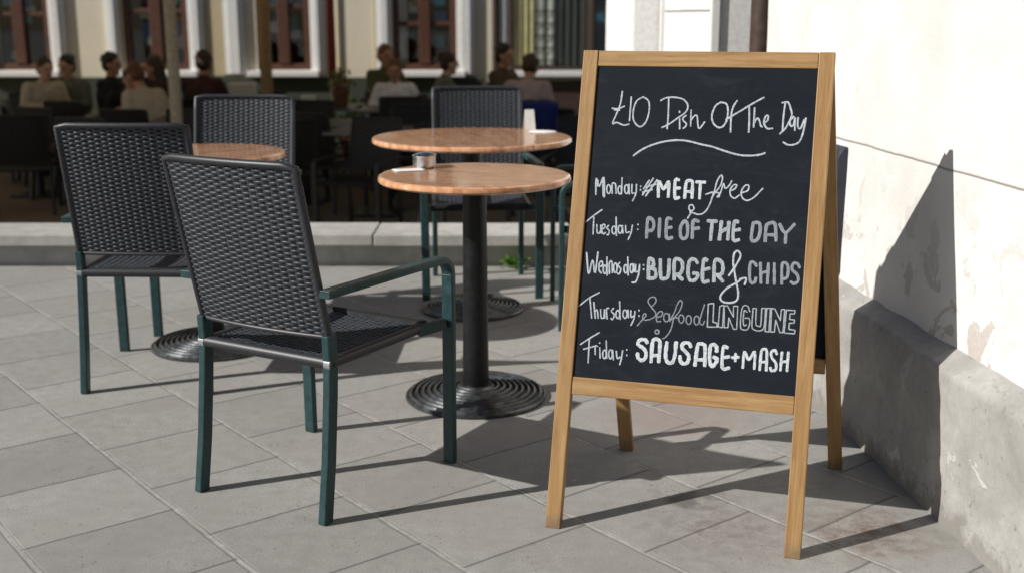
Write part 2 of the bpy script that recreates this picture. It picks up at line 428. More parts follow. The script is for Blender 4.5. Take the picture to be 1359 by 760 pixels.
def mat_glass_clear(name):
    k = NT(name); tr = k.n("BsdfTransparent"); tr.inputs[0].default_value = (.93, .95, .95, 1)
    gl = k.n("BsdfGlossy"); gl.inputs["Roughness"].default_value = .02
    lw = k.n("LayerWeight"); fac = k.math('MULTIPLY_ADD', k.math('POWER', lw.outputs["Facing"], 4.0), .45, .05)
    mx = k.n("MixShader"); k.L(fac, mx.inputs[0]); k.L(tr.outputs[0], mx.inputs[1]); k.L(gl.outputs[0], mx.inputs[2])
    k.L(mx.outputs[0], k.t.nodes["Material Output"].inputs[0]); return k.m
def mat_glass_dark(name, c=(.012, .016, .02)):
    k = NT(name); k.set(Roughness=.04, Specular_IOR_Level=.6)
    o = k.coord(); f = k.noise(o, 3.4, 5, .65, .8)
    k.base(k.ramp(f, [(.35, c), (.6, tuple(x * 2 for x in c)), (.68, (c[0] * 3, c[1] * 7, c[2] * 8))]))  # teal patches in the base colour stand in for reflections
    k.bump(k.noise(o, 2.0, 2), .12, .01)
    return k.m

M = {}
M['paving'] = mat_paving()
M['terrace'] = mat_stone("terrace_floor", (.21, .165, .115), 5, .3, .4)
M['kerb'] = mat_stone("kerb_stone", (.47, .46, .435), 11, .5, .75)
M['plaster'] = mat_plaster()
M['plinth'] = mat_plinth()
M['brick'] = mat_stone('bounce_cut_brick', (.16, .10, .06), 6, .3, .3)  # dark colour for the unseen upper wall, chosen to cut bounce light
M['cream'] = mat_stone("cream_render", (.70, .635, .505), 3, .1, .12)
M['cream_dark'] = mat_stone("ochre_render", (.52, .44, .29), 3, .1, .12)
M['trim'] = mat_stone("white_stone_trim", (.74, .735, .72), 3, .12, .12)
M['dado'] = mat_stone("green_grey_dado", (.055, .064, .05), 3, .2, .3)
M['frame'] = plain("brown_window_paint", (.085, .034, .021), .45)
M['pipe'] = plain("brown_pipe_paint", (.055, .035, .028), .45, spec=.4)
M['glass'] = mat_glass_dark("window_glass")
M['glass_clear'] = mat_glass_clear("clear_window_glass")
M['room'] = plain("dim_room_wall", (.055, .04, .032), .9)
M['teal_box'] = plain("teal_reflection", (.06, .42, .50), .5)  # this and the next colour stand in for reflections in the panes
M['blue_box'] = plain("blue_reflection", (.06, .18, .42), .5)
M['curtain_y'] = plain("yellow_curtain", (.72, .62, .33), .9, var=.15, scale=8)
M['curtain_w'] = plain("lace_curtain", (.82, .82, .74), .9, var=.12, scale=8)
M['curtain_g'] = plain("dark_green_curtain", (.05, .06, .052), .9, var=.3, scale=8)
M['teal'] = plain("teal_powder_coat", (.015, .046, .049), .42, var=.28, scale=45, spec=.45)
M['wicker'] = mat_wicker("charcoal_wicker", (.033, .039, .050), .48)
M['wicker_edge'] = mat_wicker("charcoal_wicker_rim", (.019, .020, .025), .46)
M['cap'] = plain("grey_plastic_cap", (.22, .24, .25), .35)
M['core'] = plain('black_weave_core', (.004, .004, .005), .8)  # near-black stands for shade in the weave gaps; also on the front rim
M['wicker_dk'] = mat_wicker("black_brown_wicker", (.012, .011, .011), .5)
M['blackmetal'] = plain("black_powder_coat", (.010, .011, .012), .42, var=.3, scale=50)
M['castiron'] = plain("black_cast_iron", (.005, .006, .007), .42, var=.5, scale=40, spec=.4)
M['ringbase'] = plain('worn_ringed_iron', (.10, .105, .11), .34, metal=.75, var=.45, scale=35)
M['top'] = mat_tabletop("burl_laminate")
M['lip'] = mat_tabletop("burl_laminate_edge", 1.3)
M['steel'] = plain("brushed_steel", (.55, .56, .58), .22, metal=1.0, var=.1, scale=90)
M['paper'] = plain("white_paper", (.78, .77, .74), .85, var=.05)
M['wood'] = mat_wood("oiled_oak", .61)
M['board'] = mat_board()
M['chalk_w'] = mat_chalk("chalk_white", (.50, .565, .62))
M['chalk_b'] = mat_chalk("chalk_bold", (.60, .66, .69), 1.2)
M['chalk_h'] = mat_chalk("chalk_shaded", (.40, .45, .485), .8)
M['chalk_g'] = mat_chalk("chalk_grey", (.275, .305, .35), .7)
M['hinge'] = plain("dull_brass_hinge", (.20, .17, .12), .4, metal=1.0)
M['navy'] = plain("navy_padded_cover", (.020, .024, .036), .6)
M['canvas'] = plain("beige_parasol_canvas", (.55, .50, .41), .9, var=.08, scale=12)
kc = NT("beige_parasol_canvas")
_tr = kc.n("BsdfTranslucent"); _tr.inputs[0].default_value = (.17, .145, .105, 1)
_ad = kc.n("AddShader"); kc.b.inputs["Base Color"].default_value = (.42, .37, .29, 1); kc.set(Roughness=.9)
kc.L(kc.b.outputs[0], _ad.inputs[0]); kc.L(_tr.outputs[0], _ad.inputs[1]); kc.L(_ad.outputs[0], kc.t.nodes["Material Output"].inputs[0])
M['canvas_lit'] = kc.m
M['polewood'] = plain("varnished_pole", (.33, .21, .085), .45)
M['polebeige'] = plain("beige_pole", (.36, .325, .25), .5)
M['leaf'] = plain("fresh_green_leaf", (.13, .30, .045), .55, var=.5, scale=40)
M['leafpale'] = plain("pale_green_leaf", (.34, .48, .13), .55, var=.3, scale=40)
M['flower'] = plain("red_petals", (.20, .022, .018), .7, var=.4)
M['terracotta'] = plain("terracotta_pot", (.20, .085, .045), .8)
M['skin'] = plain("skin_light", (.62, .37, .26), .55, var=.1, scale=12)
M['skin2'] = plain("skin_tanned", (.48, .25, .165), .55, var=.1, scale=12)
M['hair_black'] = plain("hair_black", (.008, .007, .007), .5, var=.5, scale=90)
M['hair_brown'] = plain("hair_brown", (.040, .019, .011), .5, var=.5, scale=90)
M['hair_red'] = plain("hair_auburn", (.14, .052, .024), .5, var=.4, scale=90)
M['eye'] = plain("eye_dark", (.012, .01, .01), .2)
M['lips'] = plain("lips", (.33, .11, .09), .5, var=.1)
def cloth(n, c): M[n] = plain(n, c, .9, var=.18, scale=25, bump=.1)
cloth('cloth_white', (.84, .82, .87)); cloth('cloth_sand', (.52, .46, .37)); cloth('cloth_black', (.012, .012, .015))
cloth('cloth_maroon', (.05, .018, .014)); cloth('cloth_olive', (.085, .085, .04)); cloth('cloth_sage', (.14, .15, .115))
cloth('cloth_pinkgrey', (.38, .31, .32)); cloth('cloth_blue', (.012, .022, .13)); cloth('cloth_denim', (.03, .04, .07)); cloth('cloth_umber', (.075, .055, .03))
M['drink'] = plain("amber_drink", (.30, .12, .02), .1)
TEXT = {"heading":[["w",37,[1052,10816,1024,10487,936,10212,870,10005,978,10035,1147,9972,1281,10002]],["w",37,[826,10387,978,10377,1137,10448]],["w",37,[884,10347,1022,10345]],["w",37,[1287,10684,1288,10084]],["w",37,[1581,10689,1426,10577,1364,10331,1397,10087,1558,9942,1697,10068,1757,10340,1724,10584,1581,10689]],["w",37,[2019,10603,2148,10674,2361,10691,2578,10642,2695,10496,2655,10334,2454,10168,2253,10015,2098,9938]],["w",37,[2215,10675,2235,10243,2234,9907]],["w",37,[2521,10170,2540,9915]],["w",37,[2501,10358,2507,10317]],["w",37,[2674,10254,2599,10185,2618,10119,2689,10053,2681,9986,2619,9931]],["w",37,[2783,10391,2800,9989]],["w",37,[2790,10123,2873,10246,2940,10234,3002,9941,3134,10105]],["w",44,[1452,9221,1631,9362,1838,9477,2126,9580,2389,9629,2601,9640,2815,9615,3083,9556,3170,9540,3382,9499,3649,9415,3914,9345,4122,9317,4327,9324,4504,9351,4616,9395]],["w",42,[3484,10594,3361,10498,3294,10269,3339,10084,3464,9981,3579,10010,3659,10172,3667,10411,3617,10557,3484,10594]],["w",42,[3871,10642,3791,10494,3755,10281,3767,9869]],["w",42,[3633,10171,3818,10295,3967,10392,4188,10543,4496,10734]],["w",42,[4164,10516,4190,10159,4197,9882]],["w",42,[4296,10479,4304,10004]],["w",42,[4309,10109,4366,10216,4419,10191,4468,10048,4508,10022]],["w",42,[4527,10115,4612,10170,4629,10289,4567,10274,4539,10115,4625,9986,4752,9990]],["w",42,[4925,10611,5063,10627,5137,10472,5173,10315,5110,10130,5044,9998,4926,9863]],["w",42,[5002,10600,4984,10311,4984,9944]],["w",42,[5225,10290,5144,10184,5165,10066,5227,10081,5252,10265,5269,9952]],["w",42,[5323,10267,5329,10058,5396,10007,5469,10218]],["w",42,[5504,10258,5464,9931,5392,9694,5247,9611,5121,9613,5016,9669]]],"monday":[["w",41,[593,8221,572,8628,663,8434,757,8660,809,8169]],["w",41,[613,8580,625,8432]],["w",41,[738,8585,783,8192]],["w",35,[896,8481,930,8456,953,8391,953,8317,931,8267,897,8266,867,8313,855,8387,866,8454,896,8481]],["w",35,[1001,8263,982,8497,1030,8523,1071,8476,1100,8268]],["w",35,[1176,8460,1207,8439,1227,8381,1227,8315,1207,8271,1176,8269,1150,8312,1139,8377,1150,8436,1176,8460]],["w",35,[1217,8666,1232,8261]],["w",35,[1342,8499,1375,8475,1397,8410,1397,8336,1375,8286,1342,8285,1312,8332,1300,8406,1312,8472,1342,8499]],["w",35,[1402,8514,1429,8270]],["w",35,[1476,8517,1492,8309,1567,8300]],["w",35,[1586,8521,1591,8301,1521,8102]],["w",35,[1693,8482,1694,8457]],["w",35,[1694,8399,1696,8374]],["w",39,[1990,8685,1754,8259]],["w",39,[2090,8652,1834,8238]],["w",39,[1817,8458,2069,8541]],["w",39,[1748,8332,1987,8404]],["w",39,[1896,8632,1767,8407]],["b",76,[2147,8228,2129,8617,2265,8428,2371,8627,2389,8238]],["b",76,[2622,8666,2531,8653,2553,8238,2659,8243]],["b",76,[2541,8459,2661,8473]],["b",76,[2787,8232,2796,8595,2862,8666,2936,8645,2953,8578,2966,8240]],["b",76,[2799,8390,2942,8396]],["b",76,[3037,8637,3258,8638]],["b",76,[3140,8634,3146,8236]],["w",35,[3477,8407,3404,8115,3300,7918,3163,7851,2993,7891,2944,7901,3034,7978,2991,8072,2920,8057,2915,7972,2968,7902,2896,7742]],["w",35,[3431,8257,3505,8392,3622,8569,3660,8755,3616,8820,3536,8671,3489,8431,3446,8271]],["w",35,[3286,8343,3452,8403,3609,8383,3564,8289]],["w",35,[3603,8291,3655,8465,3695,8625,3743,8508,3828,8577,3884,8698]],["w",35,[3851,8447,3963,8504,4008,8598,3931,8595,3862,8473,3884,8343,3979,8281,4089,8365]],["w",35,[4137,8419,4274,8478,4291,8597,4201,8593,4123,8432,4172,8290,4291,8242,4438,8328,4556,8464,4627,8545]]],"tuesday":[["w",34,[398,7532,585,7702,785,7859]],["w",34,[588,7665,603,7234]],["w",34,[678,7485,707,7277,780,7305,778,7477]],["w",34,[778,7477,808,7270]],["w",34,[811,7381,884,7409,878,7482,828,7480,813,7356,858,7260,917,7300]],["w",34,[978,7475,938,7412,1001,7341,984,7242,946,7253]],["w",34,[1110,7465,1144,7444,1165,7387,1165,7321,1142,7276,1109,7274,1079,7316,1068,7382,1080,7440,1110,7465]],["w",34,[1146,7692,1191,7229]],["w",34,[1262,7490,1295,7468,1317,7412,1316,7346,1294,7301,1260,7300,1231,7341,1220,7407,1232,7465,1262,7490]],["w",34,[1318,7493,1351,7299]],["w",34,[1397,7497,1423,7327,1508,7343]],["w",34,[1567,7517,1546,7321,1486,7147]],["w",34,[1700,7544,1702,7519]],["w",34,[1705,7427,1707,7403]],["g",81,[1934,7220,1934,7682,2050,7664,2093,7544,2060,7416,1939,7395]],["g",81,[2224,7709,2240,7249]],["g",81,[2507,7711,2402,7698,2421,7258,2565,7261]],["g",81,[2418,7483,2529,7511]],["g",81,[2817,7678,2745,7529,2761,7313,2838,7245,2916,7321,2910,7562,2866,7668,2817,7678]],["g",81,[3170,7683,3037,7684,3044,7268]],["g",81,[3046,7496,3192,7528]],["h",85,[3378,7707,3602,7708]],["h",85,[3491,7697,3485,7249]],["h",85,[3710,7716,3692,7268]],["h",85,[3887,7711,3892,7279]],["h",85,[3709,7453,3877,7567]],["h",85,[4110,7717,4016,7700,4020,7291,4159,7293]],["h",85,[4015,7508,4162,7542]],["g",78,[4456,7714,4447,7309,4586,7329,4634,7540,4596,7716,4456,7714]],["g",78,[4767,7287,4767,7638,4837,7720,4965,7708,5018,7314]],["g",78,[4781,7444,5008,7456]],["g",78,[5070,7719,5217,7519,5416,7731]],["g",78,[5230,7520,5234,7274]]],"wednesday":[["w",39,[478,6779,571,6256,642,6604,730,6291,763,6808]],["w",39,[818,6443,901,6485,881,6582,822,6542,824,6370,893,6289]],["w",39,[963,6494,993,6471,1013,6412,1014,6343,994,6296,964,6294,937,6338,926,6406,936,6468,963,6494]],["w",39,[996,6699,1037,6249]],["w",39,[1091,6289,1069,6556,1129,6584,1163,6318]],["w",39,[1218,6560,1248,6535,1269,6467,1270,6388,1251,6335,1221,6333,1193,6383,1182,6461,1191,6531,1218,6560]],["w",39,[1327,6584,1284,6508,1364,6428,1337,6304,1287,6313]],["w",39,[1478,6537,1509,6515,1528,6456,1529,6387,1509,6341,1479,6339,1452,6382,1442,6450,1452,6512,1478,6537]],["w",39,[1512,6729,1560,6282]],["w",39,[1623,6565,1651,6541,1669,6478,1670,6404,1654,6355,1627,6353,1603,6400,1592,6473,1600,6538,1623,6565]],["w",39,[1672,6568,1700,6376]],["w",39,[1722,6559,1736,6378,1807,6406]],["w",39,[1819,6565,1813,6334,1755,6136,1659,6118]],["w",39,[1917,6568,1918,6544]],["w",39,[1925,6462,1927,6438]],["h",85,[2060,6233,2036,6692,2134,6686,2156,6554,2088,6489,2200,6460,2226,6280,2060,6233]],["h",85,[2313,6720,2357,6301,2445,6258,2535,6336,2529,6733]],["h",85,[2686,6249,2662,6717,2819,6714,2867,6549,2818,6402,2701,6370]],["h",85,[2749,6373,2889,6262]],["h",85,[3215,6678,3149,6758,3032,6739,3001,6509,3041,6296,3140,6250,3229,6332,3234,6428,3126,6433]],["h",85,[3446,6763,3357,6751,3369,6269,3513,6271]],["h",85,[3361,6531,3514,6572]],["h",85,[3636,6262,3624,6750,3764,6758,3825,6631,3809,6464,3676,6420]],["h",85,[3718,6422,3851,6281]],["w",46,[3976,6427,4070,6575,4183,6795,4219,6940,4142,7030,4066,6955,4057,6764,4094,6576,4161,6296,4224,6064,4215,5874,4092,5795,3906,5794,3818,5870,3844,5991,3974,6142,4174,6273,4262,6350]],["w",46,[4238,6360,4386,6393,4363,6238]],["g",69,[4608,6691,4556,6770,4464,6765,4458,6528,4497,6306,4589,6312,4616,6420]],["g",69,[4694,6778,4740,6298]],["g",69,[4878,6778,4889,6296]],["g",69,[4723,6533,4880,6589]],["g",69,[5015,6786,5050,6295]],["g",69,[5220,6306,5199,6773,5313,6780,5347,6607,5323,6465,5223,6423]],["g",69,[5601,6716,5549,6806,5448,6800,5435,6659,5556,6550,5588,6411,5502,6336,5420,6377]]],"thursday":[["w",34,[385,5449,636,5672,878,5821]],["w",34,[651,5673,737,5181]],["w",34,[758,5578,826,5187]],["w",34,[799,5332,854,5394,900,5193]],["w",34,[941,5415,973,5213,1037,5232,1039,5422]],["w",34,[1039,5422,1063,5205]],["w",34,[1123,5194,1089,5426,1146,5459]],["w",34,[1264,5467,1211,5390,1291,5309,1257,5190,1210,5215]],["w",34,[1371,5422,1403,5401,1424,5344,1423,5277,1402,5232,1370,5230,1342,5272,1331,5337,1343,5397,1371,5422]],["w",34,[1398,5637,1447,5204]],["w",34,[1546,5443,1580,5422,1602,5363,1601,5295,1579,5248,1545,5246,1515,5289,1504,5356,1516,5417,1546,5443]],["w",34,[1619,5449,1643,5261]],["w",34,[1693,5439,1706,5281,1777,5315]],["w",34,[1797,5432,1782,5243,1722,5079]],["w",34,[1890,5468,1892,5442]],["w",34,[1901,5338,1903,5309]],["g",28,[1876,5078,1996,5244,2073,5346,2033,5391,1991,5316,2034,5235,2165,5256,2292,5338,2297,5434,2191,5547,2095,5685,2148,5785,2257,5793,2288,5698,2223,5598,2189,5571]],["g",28,[2330,5316,2447,5361,2464,5458,2380,5452,2328,5340,2349,5222,2445,5229]],["g",28,[2561,5436,2606,5416,2634,5356,2631,5287,2600,5239,2554,5236,2515,5278,2502,5347,2520,5409,2561,5436]],["g",28,[2634,5434,2660,5245]],["g",28,[2658,5269,2751,5467,2808,5662,2872,5763,2925,5695,2868,5499,2750,5323,2717,5129,2668,4982,2582,4856,2513,4815]],["g",28,[2670,5269,2760,5348,2857,5331]],["g",28,[2922,5424,2963,5404,2989,5346,2986,5278,2957,5232,2915,5229,2880,5270,2867,5337,2884,5398,2922,5424]],["g",28,[3101,5420,3142,5398,3168,5337,3166,5264,3137,5215,3095,5212,3059,5256,3047,5328,3063,5392,3101,5420]],["g",28,[3290,5422,3332,5400,3357,5339,3355,5266,3327,5217,3285,5214,3249,5258,3237,5330,3253,5394,3290,5422]],["g",28,[3458,5708,3395,5442,3372,5274,3447,5220,3487,5318]],["h",28,[3546,5726,3674,5748]],["h",28,[3674,5748,3687,5305]],["h",28,[3687,5305,3786,5286]],["h",28,[3786,5286,3793,5196]],["h",28,[3793,5196,3561,5178]],["h",28,[3561,5178,3546,5726]],["h",28,[3821,5693,3914,5725]],["h",28,[3914,5725,3922,5192]],["h",28,[3922,5192,3818,5197]],["h",28,[3818,5197,3821,5693]],["h",28,[3923,5700,3999,5718]],["h",28,[3999,5718,4159,5457]],["h",28,[4159,5457,4140,5715]],["h",28,[4140,5715,4242,5722]],["h",28,[4242,5722,4256,5179]],["h",28,[4256,5179,4180,5173]],["h",28,[4180,5173,4053,5436]],["h",28,[4053,5436,4050,5202]],["h",28,[4050,5202,3960,5195]],["h",28,[3960,5195,3923,5700]],["h",28,[4531,5613,4471,5738,4369,5731,4332,5547,4341,5237,4409,5177,4510,5198,4549,5356,4516,5457,4428,5450]],["h",28,[4468,5596,4402,5630,4390,5448,4415,5281,4477,5299]],["h",28,[4601,5696,4605,5282,4662,5196,4790,5180,4884,5278,4891,5716]],["h",28,[4803,5710,4805,5323,4757,5289,4690,5340,4677,5701]],["h",28,[4601,5696,4677,5701]],["h",28,[4803,5710,4891,5716]],["h",28,[4916,5718,5003,5724]],["h",28,[5003,5724,5005,5171]],["h",28,[5005,5171,4916,5177]],["h",28,[4916,5177,4916,5718]],["h",28,[5028,5726,5104,5719]],["h",28,[5104,5719,5248,5459]],["h",28,[5248,5459,5255,5716]],["h",28,[5255,5716,5330,5722]],["h",28,[5330,5722,5330,5183]],["h",28,[5330,5183,5255,5177]],["h",28,[5255,5177,5142,5464]],["h",28,[5142,5464,5130,5180]],["h",28,[5130,5180,5042,5174]],["h",28,[5042,5174,5028,5726]],["h",28,[5368,5712,5568,5713]],["h",28,[5568,5713,5560,5636]],["h",28,[5560,5636,5461,5628]],["h",28,[5461,5628,5458,5500]],["h",28,[5458,5500,5570,5495]],["h",28,[5570,5495,5563,5418]],["h",28,[5563,5418,5456,5410]],["h",28,[5456,5410,5456,5269]],["h",28,[5456,5269,5599,5255]],["h",28,[5599,5255,5592,5172]],["h",28,[5592,5172,5356,5172]],["h",28,[5356,5172,5368,5712]]],"friday":[["w",34,[507,4519,718,4682,958,4846]],["w",34,[719,4667,737,4085]],["w",34,[591,4409,867,4504]],["w",34,[898,4302,882,4505,941,4510]],["w",34,[996,4485,1026,4225]],["w",34,[984,4606,985,4583]],["w",34,[1119,4434,1150,4412,1170,4351,1170,4281,1151,4233,1121,4231,1094,4274,1083,4344,1093,4407,1119,4434]],["w",34,[1142,4671,1191,4239]],["w",34,[1266,4451,1296,4428,1317,4364,1317,4290,1298,4240,1268,4237,1241,4284,1230,4357,1240,4423,1266,4451]],["w",34,[1319,4453,1359,4209]],["w",34,[1412,4431,1450,4260,1520,4295]],["w",34,[1566,4458,1552,4269,1521,4107]],["w",34,[1666,4492,1668,4469]],["w",34,[1676,4363,1678,4337]],["g",35,[2365,5019,2397,5010,2415,4983,2412,4950,2389,4928,2356,4925,2329,4944,2321,4976,2335,5005,2365,5019]],["b",88,[2155,4684,2095,4760,1961,4739,1935,4633,2060,4558,2135,4464,2137,4330,2049,4259,1957,4315,1935,4422]],["b",88,[2280,4233,2278,4693,2329,4790,2414,4784,2462,4708,2464,4248]],["b",88,[2293,4393,2459,4415]],["b",88,[2627,4746,2617,4436,2672,4274,2789,4270,2842,4454,2848,4763]],["b",88,[3207,4675,3151,4762,3020,4744,3003,4634,3101,4542,3175,4448,3160,4314,3073,4257,2986,4317,2963,4439]],["b",88,[3336,4238,3363,4696,3416,4767,3516,4753,3546,4678,3570,4249]],["b",88,[3362,4381,3550,4397]],["b",88,[3825,4609,3809,4732,3728,4775,3667,4704,3673,4407,3733,4255,3810,4327,3851,4438,3758,4480]],["b",78,[4079,4724,3974,4724,3986,4245,4150,4254]],["b",78,[3982,4483,4130,4519]],["b",64,[4190,4500,4355,4524]],["b",64,[4272,4605,4276,4419]],["b",64,[4462,4278,4472,4665,4586,4481,4711,4685,4728,4275]],["b",64,[4855,4260,4863,4684,4908,4757,4987,4715,5006,4260]],["b",64,[4867,4453,4992,4464]],["b",64,[5224,4662,5172,4753,5093,4698,5114,4576,5213,4457,5223,4309,5131,4270,5093,4344]],["b",64,[5337,4723,5330,4287]],["b",64,[5481,4734,5480,4288]],["b",64,[5328,4492,5476,4517]]]}
from mathutils import noise as mnoise
# ------------------------------------------------------------------ the setting: pavement, terrace
def sheet(name, x0, x1, y0, y1, z, mat, n=1):
    b = MB()
    b.add([(x0, y0, z), (x1, y0, z), (x1, y1, z), (x0, y1, z)], [(0, 1, 2, 3)])
    return tag(b.build(name, mat), kind="structure")
sheet("pavement", -60, 60, -60, 5.72, 0.0, M['paving'])
sheet("terrace_floor", -60, 60, 5.74, 120, -0.5, M['terrace'])

# low stone kerb along the terrace edge: coping slabs on a set-back riser
kb = thing("stone_kerb", "long pale stone kerb with overhanging coping slabs between pavement and terrace", "kerb", (-1, 5.85, 0))
r_ = MB(); r_.span((-9, -.11, -.62), (1.95, .12, .104)); r_.build("riser", M['kerb'], kb, bevel=.004)
x = -9.0
k = 0
for L_ in (1.2, 1.15, 1.2, 1.18, 1.2, 1.12, 1.12, 1.15, 1.2, .42):
    c_ = MB(); dz = random.uniform(-.0025, .0025)
    c_.span((x, -.18, .1115 + dz), (x + L_ - .006, .17, .168 + dz)); c_.build("coping_slab", M['kerb'], kb, bevel=.006, bseg=3)
    x += L_

# ------------------------------------------------------------------ white building on the right
def wx(c, y): return c - .0923 * y
wb = thing("white_building", "bright white plastered building with worn grey plinth rising on the right", "building", (1.3, 3.0, 0))
def wl(p): return (p[0] - 1.3, p[1] - 3.0, p[2])
def grid_face(fn, nu, nv):
    vs = [fn(i / nu, j / nv) for j in range(nv + 1) for i in range(nu + 1)]
    fs = [(j * (nu + 1) + i, j * (nu + 1) + i + 1, (j + 1) * (nu + 1) + i + 1, (j + 1) * (nu + 1) + i) for j in range(nv) for i in range(nu)]
    return vs, fs
def wob(y, z, a, s, o=0): return a * mnoise.noise(Vector((y * s, z * s, o)))
# upper wall: lightly uneven face, with a closed back
def upper(u, v):
    y = 1.75 + 2.75 * u; z = .395 + 1.255 * v
    xx = wx(1.372, y) + wob(y, z, .004, 3.2)
    return wl((xx, y, z))
w_ = MB(); w_.add(*grid_face(upper, 90, 44))
def wall_block(mb, c, y0, y1, z0, z1):
    return mb.hexa([wl(p) for p in ((wx(c, y0), y0, z0), (2.6, y0, z0), (2.6, y1, z0), (wx(c, y1), y1, z0))], [wl(p) for p in ((wx(c, y0), y0, z1), (2.6, y0, z1), (2.6, y1, z1), (wx(c, y1), y1, z1))])
wall_block(w_, 1.384, 1.76, 4.498, .3, 1.649)
w_.build("wall", M['plaster'], wb, smooth=True, auto=40)
b = MB(); wall_block(b, 1.33, -4, 4.52, 1.655, 1.76); b.build("string_course", M['trim'], wb, bevel=.01)
b = MB(); wall_block(b, 1.39, -4, 4.498, 1.762, 3.6); b.build("unseen_dark_storey", M['brick'], wb)  # unseen upper wall, made dark so less light bounces into the shadows
b = MB(); wall_block(b, 1.40, -4, 1.745, -.05, 1.652)
for k_ in range(5): wall_block(b, 1.36, -3.9 + 1.12 * k_, -3.75 + 1.12 * k_, -.05, 1.651)
b.build("unseen_dark_front", M['pipe'], wb, bevel=.006)  # unseen dark stretch added in place of white wall to reduce bounce
def plinth(u, v):
    y = 1.75 + 2.77 * u
    if v <= .8:
        z = -.05 + (.375 + .05) * v / .8; c = 1.312 - .010 * max(0, 1 - z / .10)
    else:
        t = (v - .8) / .2; z = .375 + .034 * t; c = 1.312 + .064 * t
    e = wob(y, z, .010, 7) + wob(y, z, .006, 19, 3)
    return wl((wx(c, y) + e * (1 - .6 * (v > .97)), y, z + (.012 * mnoise.noise(Vector((y * 6, 7, 2))) if .7 < v < .97 else 0)))
p_ = MB(); p_.add(*grid_face(plinth, 110, 30))
p_.build("plinth", M['plinth'], wb, smooth=True)
for (pts, nm) in ((((.845, 5.0), (2.6, 5.0), (2.6, 5.995), (.755, 5.995)), "pilaster"), (((.60, 6.0), (2.6, 6.0), (2.6, 6.8), (.53, 6.8)), "pilaster")):
    b = MB(); b.hexa([wl((px, py, -.6)) for px, py in pts], [wl((px, py, 1.9)) for px, py in pts]); b.build(nm, M['trim'], wb, bevel=.012)
b = MB()
for pts in ((((.845, 5.0), (2.6, 5.0), (2.6, 5.995), (.755, 5.995))), (((.60, 6.0), (2.6, 6.0), (2.6, 6.8), (.53, 6.8)))):
    b.hexa([wl((px + .02, py, 1.902)) for px, py in pts], [wl((px + .02, py, 3.6)) for px, py in pts])
b.build("unseen_dark_storey", M['brick'], wb)  # unseen dark storey carried on over the pilasters, also limiting bounce light
b = MB()
for pts in (((.825, 4.985), (.865, 4.985), (.865, 5.03), (.825, 5.03)), ((.735, 5.96), (.79, 5.96), (.79, 5.99), (.735, 5.99))):
    b.hexa([wl((px, py, -.5)) for px, py in pts], [wl((px, py, 1.88)) for px, py in pts])
b.build("corner_bead", M['plaster'], wb, bevel=.006)
b = MB()
for z0, z1 in ((1.235, 1.242), (.84, .847), (.45, .457)):
    b.hexa([wl((wx(1.302, 5.04), 5.04, z0)), wl((1.4, 5.04, z0)), wl((1.4, 5.95, z0)), wl((wx(1.302, 5.95), 5.95, z0))],
           [wl((wx(1.302, 5.04), 5.04, z1)), wl((1.4, 5.04, z1)), wl((1.4, 5.95, z1)), wl((wx(1.302, 5.95), 5.95, z1))])
b.build("joint", M['plinth'], wb)
b = MB(); b.tube([wl((.968, 4.64, z)) for z in (-.5, 1, 2, 3.1)], .048, 18)
for z in (1.36, 2.9): b.tube([wl((.968, 4.64, z)), wl((.968, 4.64, z + .05))], .056, 18)
b.build("drainpipe", M['pipe'], wb, smooth=True, auto=40)
# navy padded box fixed to the wall behind the board
nb = thing("wall_box", "small dark navy box with rounded corners on the white wall behind the menu board", "wall box", (1.045, 3.62, .42))
b = MB(); prof = []
for i in range(7): q = math.pi / 2 * i / 6; prof.append((.03 - .03 * math.cos(q) - .040, .36 + .04 * math.sin(q)))
pts = [(-.040, 0)] + prof + [(.02, .40), (.02, 0)]
b.rings([[(px, py, pz) for px, pz in pts] for py in (0, .30)])
b.build("case", M['navy'], nb, bevel=.008, bseg=3)
b = MB(); b.box((-.05, .02, .02), (.016, .03, .03)); b.build("latch", M['pipe'], nb, bevel=.003)

# ------------------------------------------------------------------ cafe building closing the square
FY = 16.0
def fx(px): return (px - 679.5) * .010058
cb = thing("cafe_building", "cream building with brown framed windows and white stone surrounds behind the terrace", "building", (0, FY, -.5))
def cl(x, y, z): return (x, y - FY, z + .5)
wins = [(-7.0, -6.15), (fx(165), fx(251)), (fx(341), fx(412)), (fx(521), fx(606)), (fx(676), fx(778)), (fx(784), fx(850))]
SILL = .50
b = MB(); edges = [-22.0] + [e for w in wins for e in w] + [9.0]
for i in range(0, len(edges), 2): b.span(cl(edges[i], FY, -.5), cl(edges[i + 1], FY + .4, 3.2))
for a_, c_ in wins: b.span(cl(a_ - .001, FY + .003, -.5), cl(c_ + .001, FY + .397, SILL))
b.span(cl(-22, FY, 3.2), cl(9, FY + .4, 7.5))
b.build("wall", M['cream'], cb)
b = MB(); b.span(cl(-22, FY - .05, -.5), cl(fx(640), FY - .002, .405)); b.build("dado", M['dado'], cb, bevel=.01)
b = MB(); b.span(cl(fx(690), FY - .05, -.5), cl(fx(850), FY - .002, .36)); b.build("dado", M['pipe'], cb, bevel=.01)
for a_, c_, pr in [(-6.15, -5.95, .06), (-7.2, -7.0, .06), (fx(143), fx(161), .05), (fx(252), fx(272), .07), (fx(299), fx(324), .055), (fx(413), fx(430), .055), (fx(500), fx(520.5), .055), (fx(606.5), fx(630), .06), (fx(664), fx(675.5), .025)]:
    b = MB(); b.span(cl(a_, FY - pr, SILL - .06), cl(c_, FY - .002, 3.3)); b.span(cl(a_ + .05, FY - pr - .02, SILL - .055), cl(c_ - .05, FY - pr + .001, 3.3))
    b.build("window_surround", M['trim'], cb, bevel=.012)
